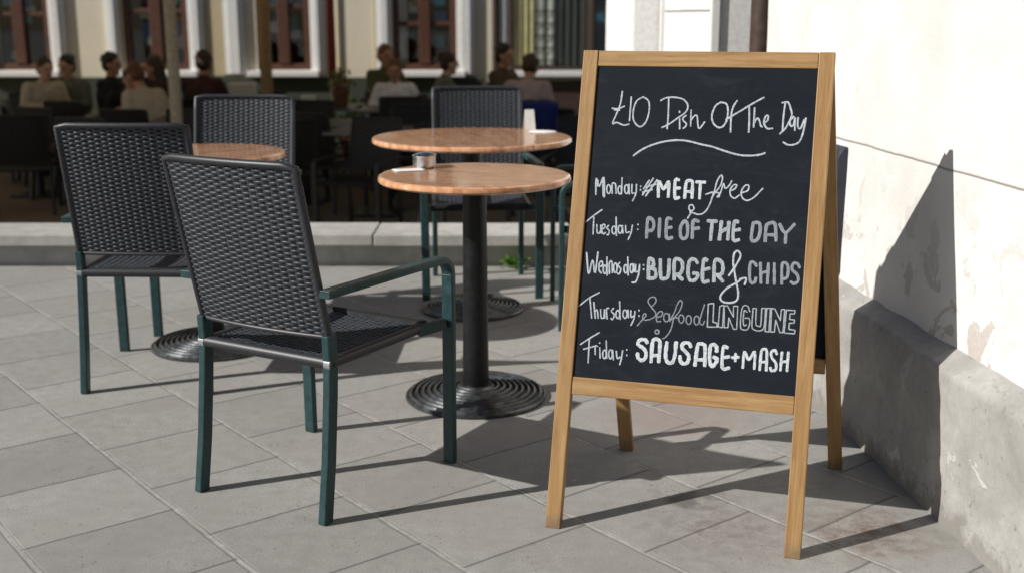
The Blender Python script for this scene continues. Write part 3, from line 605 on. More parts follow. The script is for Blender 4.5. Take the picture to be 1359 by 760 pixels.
for a_, c_ in [(fx(161.5), fx(165)), (fx(273), fx(298)), (fx(496), fx(499.5)), (fx(448), fx(451))]:
    b = MB(); b.span(cl(a_, FY - .03, .42), cl(c_, FY - .002, 3.3)); b.build("render_band", M['cream_dark'], cb, bevel=.006)
b = MB(); b.tube([cl(fx(657.5), FY - .035, z) for z in (-.5, 1, 2.2, 3.2)], .044, 14); b.build("drainpipe", M['pipe'], cb, smooth=True, auto=40)
for i, (a_, c_) in enumerate(wins):
    f = MB(); t = .085 if i < 4 else .05; y0, y1 = (FY + .01, FY + .09) if i < 4 else (FY - .038, FY - .012); mid = (a_ + c_) / 2
    f.span(cl(a_, y0, SILL), cl(a_ + t, y1, 3.19)); f.span(cl(c_ - t, y0, SILL), cl(c_, y1, 3.19))
    f.span(cl(a_ + t, y0, SILL), cl(c_ - t, y1, SILL + t)); f.span(cl(a_ + t, y0, 3.19 - t), cl(c_ - t, y1, 3.19))
    if i < 4:
        f.span(cl(mid - .075, y0 - .02, SILL + t), cl(mid + .075, y1, 3.19 - t))
        for s0, s1 in ((a_ + t, mid - .075), (mid + .075, c_ - t)):
            zz = {1: 1.24, 2: 1.30, 3: 1.08}.get(i, 1.2)
            f.span(cl(s0, y0 + .01, zz), cl(s1, y1, zz + .06))
    fo = f.build("window", M['frame'] if i < 4 else M['pipe'], cb, bevel=.008)
    g = MB(); g.span(cl(a_ + .02, y0 + (.055 if i < 4 else .008), SILL + .02), cl(c_ - .02, y0 + (.065 if i < 4 else .012), 3.17)); g.build("pane", M['glass_clear'] if i < 5 else M['glass'], fo)
    s = MB(); s.span(cl(a_ - .12, FY - .16, SILL - .085), cl(c_ + .12, FY + .08, SILL - .005)); s.build("sill", M['trim'], fo, bevel=.01)
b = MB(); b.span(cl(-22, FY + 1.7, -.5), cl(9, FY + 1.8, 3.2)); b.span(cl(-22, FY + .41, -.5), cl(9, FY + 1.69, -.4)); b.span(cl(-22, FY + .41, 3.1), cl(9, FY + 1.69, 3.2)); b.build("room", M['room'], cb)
rb_ = random.Random(11)
for i in range(4):
    a_, c_ = wins[i]
    for j in range(9):
        xx = rb_.uniform(a_ + .12, c_ - .25); zz = rb_.uniform(.62, 1.5); w_s, h_s = rb_.uniform(.10, .24), rb_.uniform(.10, .26); yy = FY + .10 + .032 * j
        b = MB(); b.span(cl(xx, yy, zz), cl(xx + w_s, yy + .025, zz + h_s)); b.build("reflection_board", M[('teal_box', 'paper', 'blue_box', 'teal_box', 'polewood', 'curtain_w', 'blue_box', 'teal_box', 'paper')[j]], cb)  # added boards imitate the teal and pale reflections in the windows
def drape(name, px0, px1, mat, folds, y=FY + .006, z0=SILL + .06):
    b = MB(); n = folds * 8; pts = []
    for j in range(n + 1):
        q = j / n; pts.append((fx(px0) + (fx(px1) - fx(px0)) * q, y + (.012 if y < FY + .05 else .025) * math.sin(q * folds * 2 * math.pi)))
    rg = []
    for z in (z0, 1.2, 2.2, 3.1): rg.append([cl(px, py, z) for px, py in pts] + [cl(px, py + .012, z) for px, py in reversed(pts)])
    b.rings(rg); return b.build(name, mat, cb, smooth=True, auto=50)
drape("curtain", 677, 709, M['curtain_y'], 4)
drape("curtain", 524, 540, M['curtain_w'], 2, FY + .13)
drape("curtain", 738, 776, M['curtain_g'], 4)
lc = drape("lace_curtain", 710, 737, M['curtain_w'], 2)
b = MB()
for z in (.62, .78, .94, 1.10, 1.26): b.span(cl(fx(708), FY - .024, z), cl(fx(738), FY - .019, z + .02))
for q in (714, 723, 733): b.span(cl(fx(q), FY - .0185, .56), cl(fx(q) + .02, FY - .014, 3.1))
b.build("lattice", M['pipe'], lc)

# ------------------------------------------------------------------ parasols that shade the terrace
def parasol(x, y, label, polem, r=.055, half=1.85):
    t = thing("parasol", label, "parasol", (x, y, -.5), group="big parasols shading the terrace")
    b = MB(); b.tube([(0, 0, .06), (0, 0, 1.5), (0, 0, 2.8)], r, 16); b.build("pole", polem, t, smooth=True, auto=50)
    b = MB(); b.lathe([(.01, 0), (.36, 0), (.36, .04), (.12, .075), (.09, .075), (.085, .22), (.01, .22)], seg=32); b.build("base", M['castiron'], t, smooth=True, auto=30)
    b = MB(); H0, H1 = 2.24, 2.86; n = 10; top = []; 
    def pt(i, j, dz):
        a, c = -1 + 2 * i / n, -1 + 2 * j / n; m = max(abs(a), abs(c))
        return (a * half, c * half, H1 - (H1 - H0) * m - .05 * math.sin(m * math.pi) + dz)
    vs = [pt(i, j, 0) for j in range(n + 1) for i in range(n + 1)] + [pt(i, j, -.008) for j in range(n + 1) for i in range(n + 1)]
    fs = []; N = (n + 1) ** 2
    for j in range(n):
        for i in range(n):
            q = (j * (n + 1) + i, j * (n + 1) + i + 1, (j + 1) * (n + 1) + i + 1, (j + 1) * (n + 1) + i)
            fs.append(q); fs.append(tuple(N + k for k in reversed(q)))
    for (a0, c0, a1, c1) in [(-1, -1, 1, -1), (1, -1, 1, 1), (1, 1, -1, 1), (-1, 1, -1, -1)]:      # valance
        p = [(a0 * half, c0 * half), (a1 * half, c1 * half)]
        o = len(vs); vs += [(p[0][0], p[0][1], H0), (p[1][0], p[1][1], H0), (p[1][0], p[1][1], H0 - .16), (p[0][0], p[0][1], H0 - .16)]
        fs.append((o, o + 1, o + 2, o + 3))
    b.add(vs[:N] + vs[2 * N:], [f for f in fs if max(f) < N] + [tuple(k - N for k in f) for f in fs if min(f) >= 2 * N]); b.build("canopy", M['canvas_lit'], t)
    for a, c in ((1, 1), (1, -1), (-1, 1), (-1, -1), (1, 0), (-1, 0), (0, 1), (0, -1)):
        b = MB(); b.bar((0, 0, 2.80), (a * half * .98, c * half * .98, 2.215), .025, .018, (-c, a, 0)); b.build("rib", polem, t)
    return t
parasol(-2.84, 10.0, "beige parasol pole standing left of the woven chairs in front of the first window", M['polebeige'], .05)
parasol(-2.62, 12.7, "thick varnished wooden parasol pole in front of the middle brown window", M['polewood'], .065)
parasol(-6.75, 10.0, "unseen parasol added to shade the left end of the terrace, nearer the kerb", M['polebeige'], .05)  # this and the next two stand out of view, added for shade
parasol(-6.6, 12.9, "unseen parasol added to shade the left end of the terrace, close to the cream building", M['polebeige'], .05)
parasol(-9.6, 11.2, "unseen parasol added to shade the terrace from beyond its left edge", M['polebeige'], .05)
parasol(1.15, 12.4, "unseen parasol added to shade the right end of the terrace by the curtained shop window", M['polebeige'], .05, 1.7)  # out of view as well, added to shade the people on the right
fp_ = thing("furled_parasol", "slim closed parasol with red cover beside the middle window", "parasol", (-2.20, 14.6, -.5))
b = MB(); b.lathe([(.01, 0), (.22, 0), (.22, .04), (.05, .07), (.01, .07)], seg=24); b.build("base", M['castiron'], fp_, smooth=True, auto=30)
b = MB(); b.tube([(0, 0, .05), (0, 0, 2.9)], .03, 12); b.build("pole", M['canvas'], fp_, smooth=True, auto=50)
b = MB(); b.lathe([(.035, .95), (.05, .98), (.052, 1.3), (.045, 2.0), (.03, 2.7), (.01, 2.75)], seg=16); b.build("cover", M['flower'], fp_, smooth=True, auto=50)

# ------------------------------------------------------------------ woven armchair
def weave(S, nu, nv, pu, pv, amp, th, mb=None, steps=6):
    """plain weave on a surface: S(a,b)->point,normal with a,b in 0..1; nu stakes, nv rows"""
    mb = mb or MB(); n = nu * steps
    for r in range(nv):
        jit = random.uniform(.75, 1.2); v = (r + .5 + random.uniform(-.12, .12)) / nv; v = min(max(v, .55 / nv), 1 - .55 / nv); hw = .5 / nv * random.uniform(.92, 1.06); rg = []
        for i in range(n + 1):
            a = i / n; ph = math.sin(math.pi * (a * nu) + math.pi * (r % 2))
            ph = math.copysign(abs(ph) ** .8, ph) * jit
            ring = []
            for dv, dn in ((-hw, 0), (-hw * .55, th), (hw * .55, th), (hw, 0), (hw * .55, -th), (-hw * .55, -th)):
                p, nn = S(a, v + dv); ring.append(p + nn * (amp * ph + dn))
            rg.append(ring)
        mb.rings(rg, cap=True)
    for s in range(1, nu):
        a = s / nu; rg = []
        for i in range(13):
            v = .005 + .99 * i / 12; p, nn = S(a, v); p2, _ = S(a + .002, v); tx = (p2 - p).normalized()
            rg.append([p + tx * c * .004 + nn * d * .0022 for c, d in ((-1, 0), (0, 1), (1, 0), (0, -1))])
        mb.rings(rg, cap=True)
    return mb
def chair_proto(label, cat_group, wm, rim, metal, capm, coarse=False):
    t = thing("wicker_armchair", label, "chair", group=cat_group)
    def yb(z):                                   # lean of the back
        return -.205 - .235 * (z - .46) if z > .46 else -.205
    for sx in (-1, 1):
        b = MB(); pr = rrect(.024, .034, .003)
        path = [(sx * .206, -.248, 0), (sx * .205, -.226, .15), (sx * .204, -.209, .32), (sx * .203, -.203, .40), (sx * .203, -.206, .47)]
        b.sweep(path, pr, up=(0, 1, 0)); b.build("leg", metal, t, bevel=.0015)
        b = MB(); pr = rrect(.036, .020, .003)
        arc = [(sx * .250, .205 + .045 * math.sin(q) - .0, .583 - .045 * (1 - math.cos(q))) for q in [math.pi / 2 * i / 6 for i in range(7)]]
        b.sweep([(sx * .222, -.242, .578), (sx * .232, -.10, .580), (sx * .244, .08, .583)] + arc, pr, up=(0, .01, 1)); b.build("armrest", metal, t, bevel=.0015)
        b = MB(); b.sweep([(sx * .250, .250, .5385), (sx * .250, .250, .40), (sx * .249, .250, .2), (sx * .248, .250, 0)], pr, up=(0, 1, 0)); b.build("leg", metal, t, bevel=.0015)
        b = MB(); b.bar((sx * .205, .165, .392), (sx * .247, .236, .404), .03, .02, (0, 0, 1)); b.build("seat_bracket", metal, t, bevel=.003)
        b = MB(); b.tube([(sx * .196, -.207, .398), (sx * .214, -.207, .398)], .0165, 12); b.build("end_cap", capm, t, smooth=True, auto=40)
    def core(S, mat, parent):
        vs = []; n, m = 16, 10
        for sgn in (.0004, -.0004):
            for j in range(m + 1):
                for i in range(n + 1):
                    p, nn = S(i / n, j / m); vs.append(p + nn * sgn)
        fs = []; K = (n + 1) * (m + 1)
        for j in range(m):
            for i in range(n):
                q = (j * (n + 1) + i, j * (n + 1) + i + 1, (j + 1) * (n + 1) + i + 1, (j + 1) * (n + 1) + i); fs += [q, tuple(K + k for k in reversed(q))]
        c = MB(); c.add(vs, fs); return c.build("light_block_sheet", mat, parent, smooth=True)  # added solid sheet blocks light through the strands; its black deepens the gaps
    # back
    Z0, Z1 = .468, .880
    def SB(a, v):
        u = 2 * a - 1; z = Z0 + (Z1 - Z0) * v; w = .211 + .003 * v
        return Vector((u * w, yb(z) - .016 * (1 - u * u), z)), Vector((0, -1, .235)).normalized()
    if coarse: b = weave(SB, 12, 22, 0, 0, .0040, .0016, steps=4)
    else: b = weave(SB, 20, 58, 0, 0, .0029, .0016, steps=5)
    bk = b.build("backrest", wm, t, smooth=True, auto=60); core(SB, M["core"], bk)
    b = MB(); zz = [Z0 + (Z1 - Z0) * i / 8 for i in range(9)]
    loop = [(-.203, yb(z), z) for z in zz]
    for i in range(1, 12):
        a = -1 + 2 * i / 12; loop.append((a * .203, yb(.885) - .016 * (1 - a * a), .885))
    loop += [(.203, yb(z), z) for z in reversed(zz)]
    b.tube(loop, .0095, 10, up=(0, 1, 0)); b.build("rim", rim, bk, smooth=True, auto=50)
    b = MB(); b.tube([(a * .2, yb(Z0) - .016 * (1 - a * a), Z0 - .004) for a in [-1 + i / 5 for i in range(11)]], .0065, 8); b.build("rim", rim, bk, smooth=True, auto=50)
    # seat
    def SS(a, v):
        u = 2 * a - 1; y = -.200 + .388 * v
        return Vector((u * (.196 + .008 * v), y, .404 - .010 * (1 - u * u) * math.sin(math.pi * v))), Vector((0, 0, 1))
    if coarse: b = weave(SS, 12, 20, 0, 0, .0040, .0016, steps=4)
    else: b = weave(SS, 20, 54, 0, 0, .0022, .0014, steps=4)
    st = b.build("seat", wm, t, smooth=True, auto=60); core(SS, M["core"], st)
    b = MB(); c = [(-.2, -.207), (.2, -.207), (.207, .195), (-.207, .195)]; rr = .03; lp = []
    b.tube([(x_, -.207, .399) for x_ in (-.2, 0, .2)], .0155, 12); fr_ = MB(); fr_.tube([(x_, .195, .400) for x_ in (-.207, 0, .207)], .0165, 12); fr_.build("rim", M['core'], st, smooth=True, auto=50)
    b.tube([(-.203, y_, .398) for y_ in (-.205, 0, .2)], .0145, 12); b.tube([(.203, y_, .398) for y_ in (-.205, 0, .2)], .0145, 12)
    b.build("rim", rim, st, smooth=True, auto=50)
    return t
def put(o, x, y, az, label=None, z=0, group=None):
    o.location = (x, y, z); o.rotation_euler = (0, 0, -R(az))
    if label: o["label"] = label
    if group: o["group"] = group
    return o
G1 = "green framed wicker armchairs on the pavement"
ch = chair_proto("nearest wicker armchair with dark green legs, seen from behind, left of the menu board", G1, M['wicker'], M['wicker_edge'], M['teal'], M['cap'])
put(ch, -.513, 3.0, 30)
put(copy_tree(ch), -1.20, 3.95, 1.5, "wicker armchair seen from behind, partly hidden by the nearest chair, at the left table")
put(copy_tree(ch), -1.125, 4.66, 181, "wicker armchair behind the left table, facing us, its back lit by the sun")
put(copy_tree(ch), -.145, 5.27, 176, "wicker armchair facing us straight behind the two middle round tables")
put(copy_tree(ch), .435, 4.76, -92, "wicker armchair mostly hidden behind the menu board, facing the farther round table")

# ------------------------------------------------------------------ round cafe tables
def cafe_table(x, y, r, label, rb=.23, az=0):
    t = thing("round_table", label, "table", (x, y, 0), az, group="round cafe tables on the pavement")
    b = MB(); b.lathe([(.001, .706), (r - .018, .706), (r - .006, .7085), (r - .0005, .714), (r, .720), (r - .002, .727), (r - .008, .7305), (r - .016, .7300), (r - .0165, .727), (.001, .727)], seg=96)
    b.build("table_edge", M['lip'], t, smooth=True, auto=35)
    b = MB(); b.lathe([(.001, .722), (r - .0155, .722), (r - .0155, .7302), (.001, .7302)], seg=96); b.build("tabletop", M['top'], t, smooth=True, auto=35)
    b = MB(); b.tube([(0, 0, .040), (0, 0, .25), (0, 0, .69)], lambda q: .043 - .005 * q, 28)
    b.build("column", M['castiron'], t, smooth=True, auto=40)
    b = MB()
    for k in range(4):
        a = k * math.pi / 2 + .4; b.bar((.03 * math.cos(a), .03 * math.sin(a), .685), (r * .72 * math.cos(a), r * .72 * math.sin(a), .698), .035, .012, (-math.sin(a), math.cos(a), 0))
    b.build("spider", M['castiron'], t, bevel=.002)
    prof = [(.001, .0), (rb - .004, .0), (rb, .004), (rb, .011), (rb - .006, .016)]
    n = 8; r0, r1 = rb - .010, .060
    for i in range(n):
        q0, q1 = i / n, (i + 1) / n
        ra, rbb = r0 + (r1 - r0) * q0, r0 + (r1 - r0) * q1; za, zb = .014 + .022 * q0, .014 + .022 * q1
        w = ra - rbb
        prof += [(ra, za), (ra - .18 * w, za + .0085), (ra - .36 * w, za + .0105), (ra - .52 * w, za + .0080), (ra - .62 * w, zb - .005)]
    prof += [(.056, .044), (.001, .046)]
    b = MB(); b.lathe(prof, seg=96); b.build("base", M['ringbase'], t, smooth=True, auto=32)
    return t
cafe_table(-.118, 3.672, .303, "nearest round table with burl top and black ribbed base, beside the menu board", az=20)
cafe_table(-.165, 4.838, .41, "larger round table standing just behind the nearest round table", rb=.215, az=70)
cafe_table(-1.13, 4.285, .30, "round table at the left, mostly hidden behind the nearest wicker armchair", az=130)

# ------------------------------------------------------------------ small things on the tables
at_ = thing("ashtray", "small round steel ashtray on the nearest round table", "ashtray", (-.288, 3.835, .7312))
b = MB(); b.lathe([(.001, 0), (.031, 0), (.036, .003), (.038, .012), (.037, .034), (.039, .040), (.036, .0415), (.031, .039), (.030, .022), (.001, .020)], seg=40); b.build("bowl", M['steel'], at_, smooth=True, auto=40)
b = MB(); b.lathe([(.001, .052), (.012, .051), (.030, .046), (.036, .0428), (.034, .041), (.001, .041)], c=(.006, .002, 0), seg=40); b.build("lid", M['steel'], at_, smooth=True, auto=40)
pp = MB(); vs, fs = grid_face(lambda u, v: (-.075 + .10 * u, -.045 + .06 * v, .0016 + .005 * u * math.sin(v * 3) * .5), 8, 6)
pp.add(vs, fs); po = pp.build("paper_slip", M['paper'], None, smooth=True); po.location = (-.312, 3.785, .7312); po.rotation_euler = (0, 0, .3)
po.modifiers.new("thick", 'SOLIDIFY').thickness = .0012
tag(po, "white paper slip lying under the steel ashtray", "paper")
mc = thing("table_card", "small folded white menu card standing at the right rim of the larger table", "card", (.075, 5.115, .7312), -12)
b = MB(); b.hexa([(-.024, -.020, 0), (.024, -.020, 0), (.024, -.018, 0), (-.024, -.018, 0)], [(-.020, -.001, .088), (.020, -.001, .088), (.020, .001, .088), (-.020, .001, .088)]); b.build("front_leaf", M['paper'], mc)
b = MB(); b.hexa([(-.024, .018, 0), (.024, .018, 0), (.024, .020, 0), (-.024, .020, 0)], [(-.020, -.0005, .0885), (.020, -.0005, .0885), (.020, .0015, .0885), (-.020, .0015, .0885)]); b.build("back_leaf", M['paper'], mc)
b = MB()
for i, w in enumerate((.018, .024, .014)): b.hexa([(-w / 2, -.0115 + .004 * i * .6 - .0045, .026 + .018 * i), (w / 2, -.0115 + .004 * i * .6 - .0045, .026 + .018 * i), (w / 2, -.0105 + .0024 * i - .0045, .029 + .018 * i), (-w / 2, -.0105 + .0024 * i - .0045, .029 + .018 * i)], [(-w / 2, -.012 + .0024 * i, .031 + .018 * i), (w / 2, -.012 + .0024 * i, .031 + .018 * i), (w / 2, -.011 + .0024 * i, .033 + .018 * i), (-w / 2, -.011 + .0024 * i, .033 + .018 * i)])
b = MB(); b.lathe([(.001, 0), (.058, 0), (.060, .0012), (.058, .0026), (.001, .0026)], seg=40); so_ = b.build("glare_disc", M['paper'], None, smooth=True, auto=40); so_.location = (.13, 5.03, .7312); tag(so_, "flat white disc added as white glare on the larger round table beside the card", "glare disc")  # white disc stands in for a patch of glare on the tabletop

# weed growing at the foot of the kerb
wd = thing("weed", "small bright green weed growing at the foot of the stone kerb", "plant", (.0, 5.70, 0))
rnd = random.Random(3); lf = MB(); lp = MB()
for i in range(46):
    a = rnd.uniform(0, 2 * math.pi); L_ = rnd.uniform(.03, .085); e = rnd.uniform(.25, 1.25); w = L_ * rnd.uniform(.22, .34)
    d = Vector((math.cos(a) * math.cos(e), -abs(math.sin(a)) * math.cos(e) * .9, math.sin(e))); s = d.cross(Vector((0, 0, 1))).normalized()
    o = Vector((rnd.uniform(-.045, .045), rnd.uniform(-.035, -.005), rnd.uniform(0, .03)))
    dr = Vector((0, 0, -.25 * L_)); p = [o, o + d * L_ * .4 + s * w, o + d * L_ * .4 - s * w, o + d * L_ + dr, o + d * L_ * .45 - Vector((0, 0, .004))]
    (lf if i % 3 else lp).add(p, [(0, 1, 4), (0, 4, 2), (1, 3, 4), (4, 3, 2)])
lf.build("leaf_cluster", M['leaf'], wd); lp.build("leaf_cluster", M['leafpale'], wd)
b = MB()
for i in range(5): b.tube([(-.03 + .015 * i, -.012, 0), (-.035 + .018 * i, -.025, .04)], .002, 5)
b.build("stem", M['leaf'], wd)
# ------------------------------------------------------------------ A-board menu sign
C0 = Vector((.49, 2.85, 0))
ab = thing("menu_board", "tall wooden A-frame chalkboard with a handwritten weekly menu standing on the pavement", "sign board", C0)
BL = Vector((.0799, 2.6594, 0)); ang = -.2942
U = Vector((math.cos(ang), math.sin(ang), 0)); V = Vector((-math.sin(ang), math.cos(ang), 0))
Wd = (V * .342 + Vector((0, 0, 1.1326))); Lw = Wd.length; Wd.normalize()
N = U.cross(Wd); N = N if N.y < 0 else -N
def fp(u, w, d=0.0): return BL + U * u + Wd * w + N * d - C0        # d: proud of the front face
WID, T, SW = .608, .026, .0375
b = MB(); b.bar(fp(SW / 2, 0, -T / 2), fp(SW / 2, Lw, -T / 2), SW, T, U); b.build("stile", M['wood'], ab, bevel=.0022)
b = MB(); b.bar(fp(WID - SW / 2, 0, -T / 2), fp(WID - SW / 2, Lw, -T / 2), SW, T, U); b.build("stile", M['wood'], ab, bevel=.0022)
b = MB(); b.bar(fp(SW + .0005, 1.1635, -T / 2 - .001), fp(WID - SW - .0005, 1.1635, -T / 2 - .001), .039, T - .004, Wd); b.build("rail", M['wood'], ab, bevel=.002)
b = MB(); b.bar(fp(SW + .0005, .3505, -T / 2 - .001), fp(WID - SW - .0005, .3505, -T / 2 - .001), .043, T - .004, Wd); b.build("rail", M['wood'], ab, bevel=.002)
b = MB(); b.bar(fp(SW - .004, .757, -.009), fp(WID - SW + .004, .757, -.009), .782, .006, Wd); pn = b.build("chalkboard", M['board'], ab)
# the writing: chalk strokes a fraction of a millimetre proud of the slate
names = {'heading': "heading_lettering", 'monday': "monday_lettering", 'tuesday': "tuesday_lettering", 'wednesday': "wednesday_lettering", 'thursday': "thursday_lettering", 'friday': "friday_lettering"}
rw = random.Random(5)
for line, strokes in TEXT.items():
    kinds = {}
    for kd, wd_, fl in strokes: kinds.setdefault(kd, []).append((wd_, fl))
    first = None
    for kd, ss in kinds.items():
        b = MB()
        for si, (wd_, fl) in enumerate(ss):
            pts = [(fl[i] * 1e-4, fl[i + 1] * 1e-4) for i in range(0, len(fl), 2)]
            if len(pts) > 2: pts = [(p[0], p[1]) for p in catmull([(x_, y_, 0) for x_, y_ in pts], 5)]
            else: pts = [(pts[0][0] + (pts[1][0] - pts[0][0]) * i / 5, pts[0][1] + (pts[1][1] - pts[0][1]) * i / 5) for i in range(6)]
            hw = wd_ * 1e-4 / 2; vs = []; n = len(pts); z = .00035 + .00001 * (si % 9)
            dx, dy = pts[1][0] - pts[0][0], pts[1][1] - pts[0][1]; l_ = math.hypot(dx, dy) or 1
            pts = [(pts[0][0] - dx / l_ * hw * .5, pts[0][1] - dy / l_ * hw * .5)] + pts
            dx, dy = pts[-1][0] - pts[-2][0], pts[-1][1] - pts[-2][1]; l_ = math.hypot(dx, dy) or 1
            pts.append((pts[-1][0] + dx / l_ * hw * .5, pts[-1][1] + dy / l_ * hw * .5)); n = len(pts)
            for i, (pu, pw) in enumerate(pts):
                q0, q1 = pts[max(i - 1, 0)], pts[min(i + 1, n - 1)]
                tx, ty = q1[0] - q0[0], q1[1] - q0[1]; l_ = math.hypot(tx, ty) or 1
                h_ = hw * (rw.uniform(.84, 1.12)) * (.6 if i in (0, n - 1) else 1)
                ox, oy = -ty / l_ * h_, tx / l_ * h_
                vs += [fp(pu + ox, pw + oy, -.006 + .00008), fp(pu, pw, -.006 + z), fp(pu - ox, pw - oy, -.006 + .00008)]
            fs = []
            for i in range(n - 1):
                for j in (0, 1): fs.append((i * 3 + j, i * 3 + j + 1, i * 3 + j + 4, i * 3 + j + 3))
            b.add(vs, fs)
        mat = M['chalk_' + kd]
        o = b.build(names[line], mat, pn)
# faint smears of rubbed-out chalk
# rear frame
RL, RR = Vector((.331, 3.187, 0)), Vector((.893, 3.046, 0))
TL = BL + U * (SW / 2 + .002) + Wd * 1.168 - N * .046; TR = BL + U * (WID - SW / 2 - .002) + Wd * 1.168 - N * .046
Ur = (RR - RL).normalized()
for a_, c_ in ((RL, TL), (RR, TR)):
    b = MB(); b.bar(a_ - C0, c_ - C0, SW, T, Ur); b.build("stile", M['wood'], ab, bevel=.0022)
def rp(u, w): 
    a_ = RL.lerp(TL, w); c_ = RR.lerp(TR, w); return a_.lerp(c_, u) - C0
dr = (TL - RL).normalized()
b = MB(); b.bar(rp(.034, .28), rp(.966, .28), .043, T - .004, dr); b.build("rail", M['wood'], ab, bevel=.002)
b = MB(); b.bar(rp(.034, .972), rp(.966, .972), .039, T - .004, dr); b.build("rail", M['wood'], ab, bevel=.002)
b = MB(); b.hexa([rp(.02, .285), rp(.98, .285), rp(.98, .285) + Vector((.002, .006, .0)), rp(.02, .285) + Vector((.002, .006, .0))], [rp(.02, .965), rp(.98, .965), rp(.98, .965) + Vector((.002, .006, 0)), rp(.02, .965) + Vector((.002, .006, 0))]); b.build("chalkboard", M['board'], ab)
for u in (.10, .508):
    b = MB(); b.tube([fp(u - .03, Lw - .004, -T - .006), fp(u + .03, Lw - .004, -T - .006)], .006, 10); b.bar(fp(u, Lw - .03, -T + .0006), fp(u, Lw + .0005, -T + .0006), .055, .002, U); b.build("hinge", M['hinge'], ab)
b = MB(); q0 = Vector((.690, 2.624, .348)) - C0; q1 = Vector((.792, 2.965, .236)) - C0; q2 = Vector((.797, 2.985, .30)) - C0
b.tube([q0, q0.lerp(q1, .5), q0.lerp(q1, .97), q1 + (q2 - q1) * .04, q1.lerp(q2, .5), q2], .0042, 8, up=(1, 0, 0)); b.build("stay", M['castiron'], ab, smooth=True)

# ------------------------------------------------------------------ terrace furniture in the shade
TF = -.5
G2 = "black wicker chairs on the shaded terrace"
tc = chair_proto("black chair at the near edge of the terrace behind the nearest round table", G2, M['wicker_dk'], M['wicker_dk'], M['blackmetal'], M['blackmetal'], coarse=True)
def px_at(px, y): return (px - 679.5) / 1557 / 1.0 * y
chairs = [(478, 9.5, 200, "black chair at the near edge of the terrace, left of the larger round table"),
          (532, 12.0, 178, "black chair turned from us in front of the woman in the white blouse"),
          (190, 11.0, 10, "black chair seen from behind, in front of the man in the sand shirt"),
          (418, 12.2, 95, "black chair side on in the middle of the terrace, left of the dark table"),
          (395, 13.6, 40, "black chair far back below the middle brown window"),
          (452, 13.4, 260, "black chair far back beside the red flowers"),
          (725, 10.4, 185, "black chair on the terrace just left of the menu board's top"),
          (690, 12.2, 10, "black chair under the person in the pink grey top"),
          (600, 12.6, 100, "black chair beside the woman in the sage top"),
          (262, 12.4, 350, "black chair under the person in the maroon top"),
          (610, 9.0, 150, "black chair hidden behind the lit wicker armchair and the larger table"),
          (90, 11.2, 30, "black chair at the far left of the terrace"),
          (340, 11.4, 300, "black chair by the thick wooden parasol pole"),
          (430, 10.6, 20, "black chair with its back to us, left of the near dark table on the terrace"),
          (405, 11.5, 185, "black chair facing us between the near dark table and the wooden pole"),
          (555, 10.9, 172, "black chair facing us at the near dark table, beside the woman in the white blouse"),
          (770, 9.6, 190, "black chair whose back meets the upper left corner of the menu board"),
          (655, 11.7, 178, "black chair facing us below the person in the brown top"),
          (30, 10.4, 340, "black chair on the far left of the terrace, nearest the kerb there"),
          (62, 12.3, 60, "black chair side on at the far left below the first window"),
          (12, 12.6, 200, "black chair facing us at the far left corner of the terrace"),
          (118, 12.0, 20, "black chair seen from behind, at the left edge of the table with the seated people"),
          (140, 10.1, 15, "black chair seen from behind, just past the left wicker armchair"),
          (240, 10.4, 185, "black chair facing us directly behind the armchair at the left table"),
          (370, 10.0, 330, "black chair turned away from us near the kerb, right of the left table"),
          (575, 11.6, 200, "black chair facing us behind the lit wicker armchair in the middle"),
          (300, 12.9, 20, "black chair seen from behind, right of the person in the maroon top")]
for i, (px, y, az, lab) in enumerate(chairs):
    o = tc if i == 0 else copy_tree(tc)
    put(o, px_at(px, y), y, az, lab, TF)
    o.scale = (1.12, 1.08, 1.0)
def dark_table(px, y, label, w=.8, d=.8, az=0):
    t = thing("terrace_table", label, "table", (px_at(px, y), y, TF), az, group="dark square tables on the terrace")
    b = MB(); b.box((0, 0, .735), (w, d, .03)); b.build("tabletop", M['blackmetal'], t, bevel=.006)
    b = MB()
    for s in ((0, -d / 2 - .0012), (0, d / 2 + .0012)): b.box((0, s[1], .735), (w - .01, .002, .018))
    for s in (-w / 2 - .0012, w / 2 + .0012): b.box((s, 0, .735), (.002, d - .01, .018))
    b.build("edge_band", M['cap'], t)
    b = MB(); b.tube([(0, 0, .02), (0, 0, .72)], .035, 14); b.build("column", M['blackmetal'], t, smooth=True, auto=40)
    b = MB(); b.box((0, 0, .012), (.42, .42, .024)); b.build("foot", M['blackmetal'], t, bevel=.005)
    return t
dark_table(500, 10.3, "dark square table at the near edge of the terrace behind the larger round table", .75, .75, 8)
dark_table(525, 12.65, "dark square table the woman in the white blouse sits at", .9, .7, 3)
dark_table(196, 12.2, "dark square table between the people at the far left", .85, .8, 12)
dark_table(430, 12.9, "dark square table in the middle of the terrace with a white box on it", .9, .7, -4)
dark_table(740, 11.6, "dark square table left of the menu board with a light edge", .95, .75, 2)
dark_table(322, 13.8, "dark square table below the gap between two windows with a white stand", .7, .7, 0)
dark_table(50, 11.4, "dark square table at the far left end of the terrace", .95, .85, 6)
dark_table(10, 13.6, "dark square table at the far left below the window edge", .9, .8, 0)
dark_table(405, 11.0, "dark square table in the middle of the terrace nearest the kerb", .9, .8, 10)
dark_table(265, 11.3, "dark square table behind the armchair at the left table", .8, .8, -6)
dark_table(640, 13.2, "dark square table between the people below the drainpipe", .8, .7, 0)

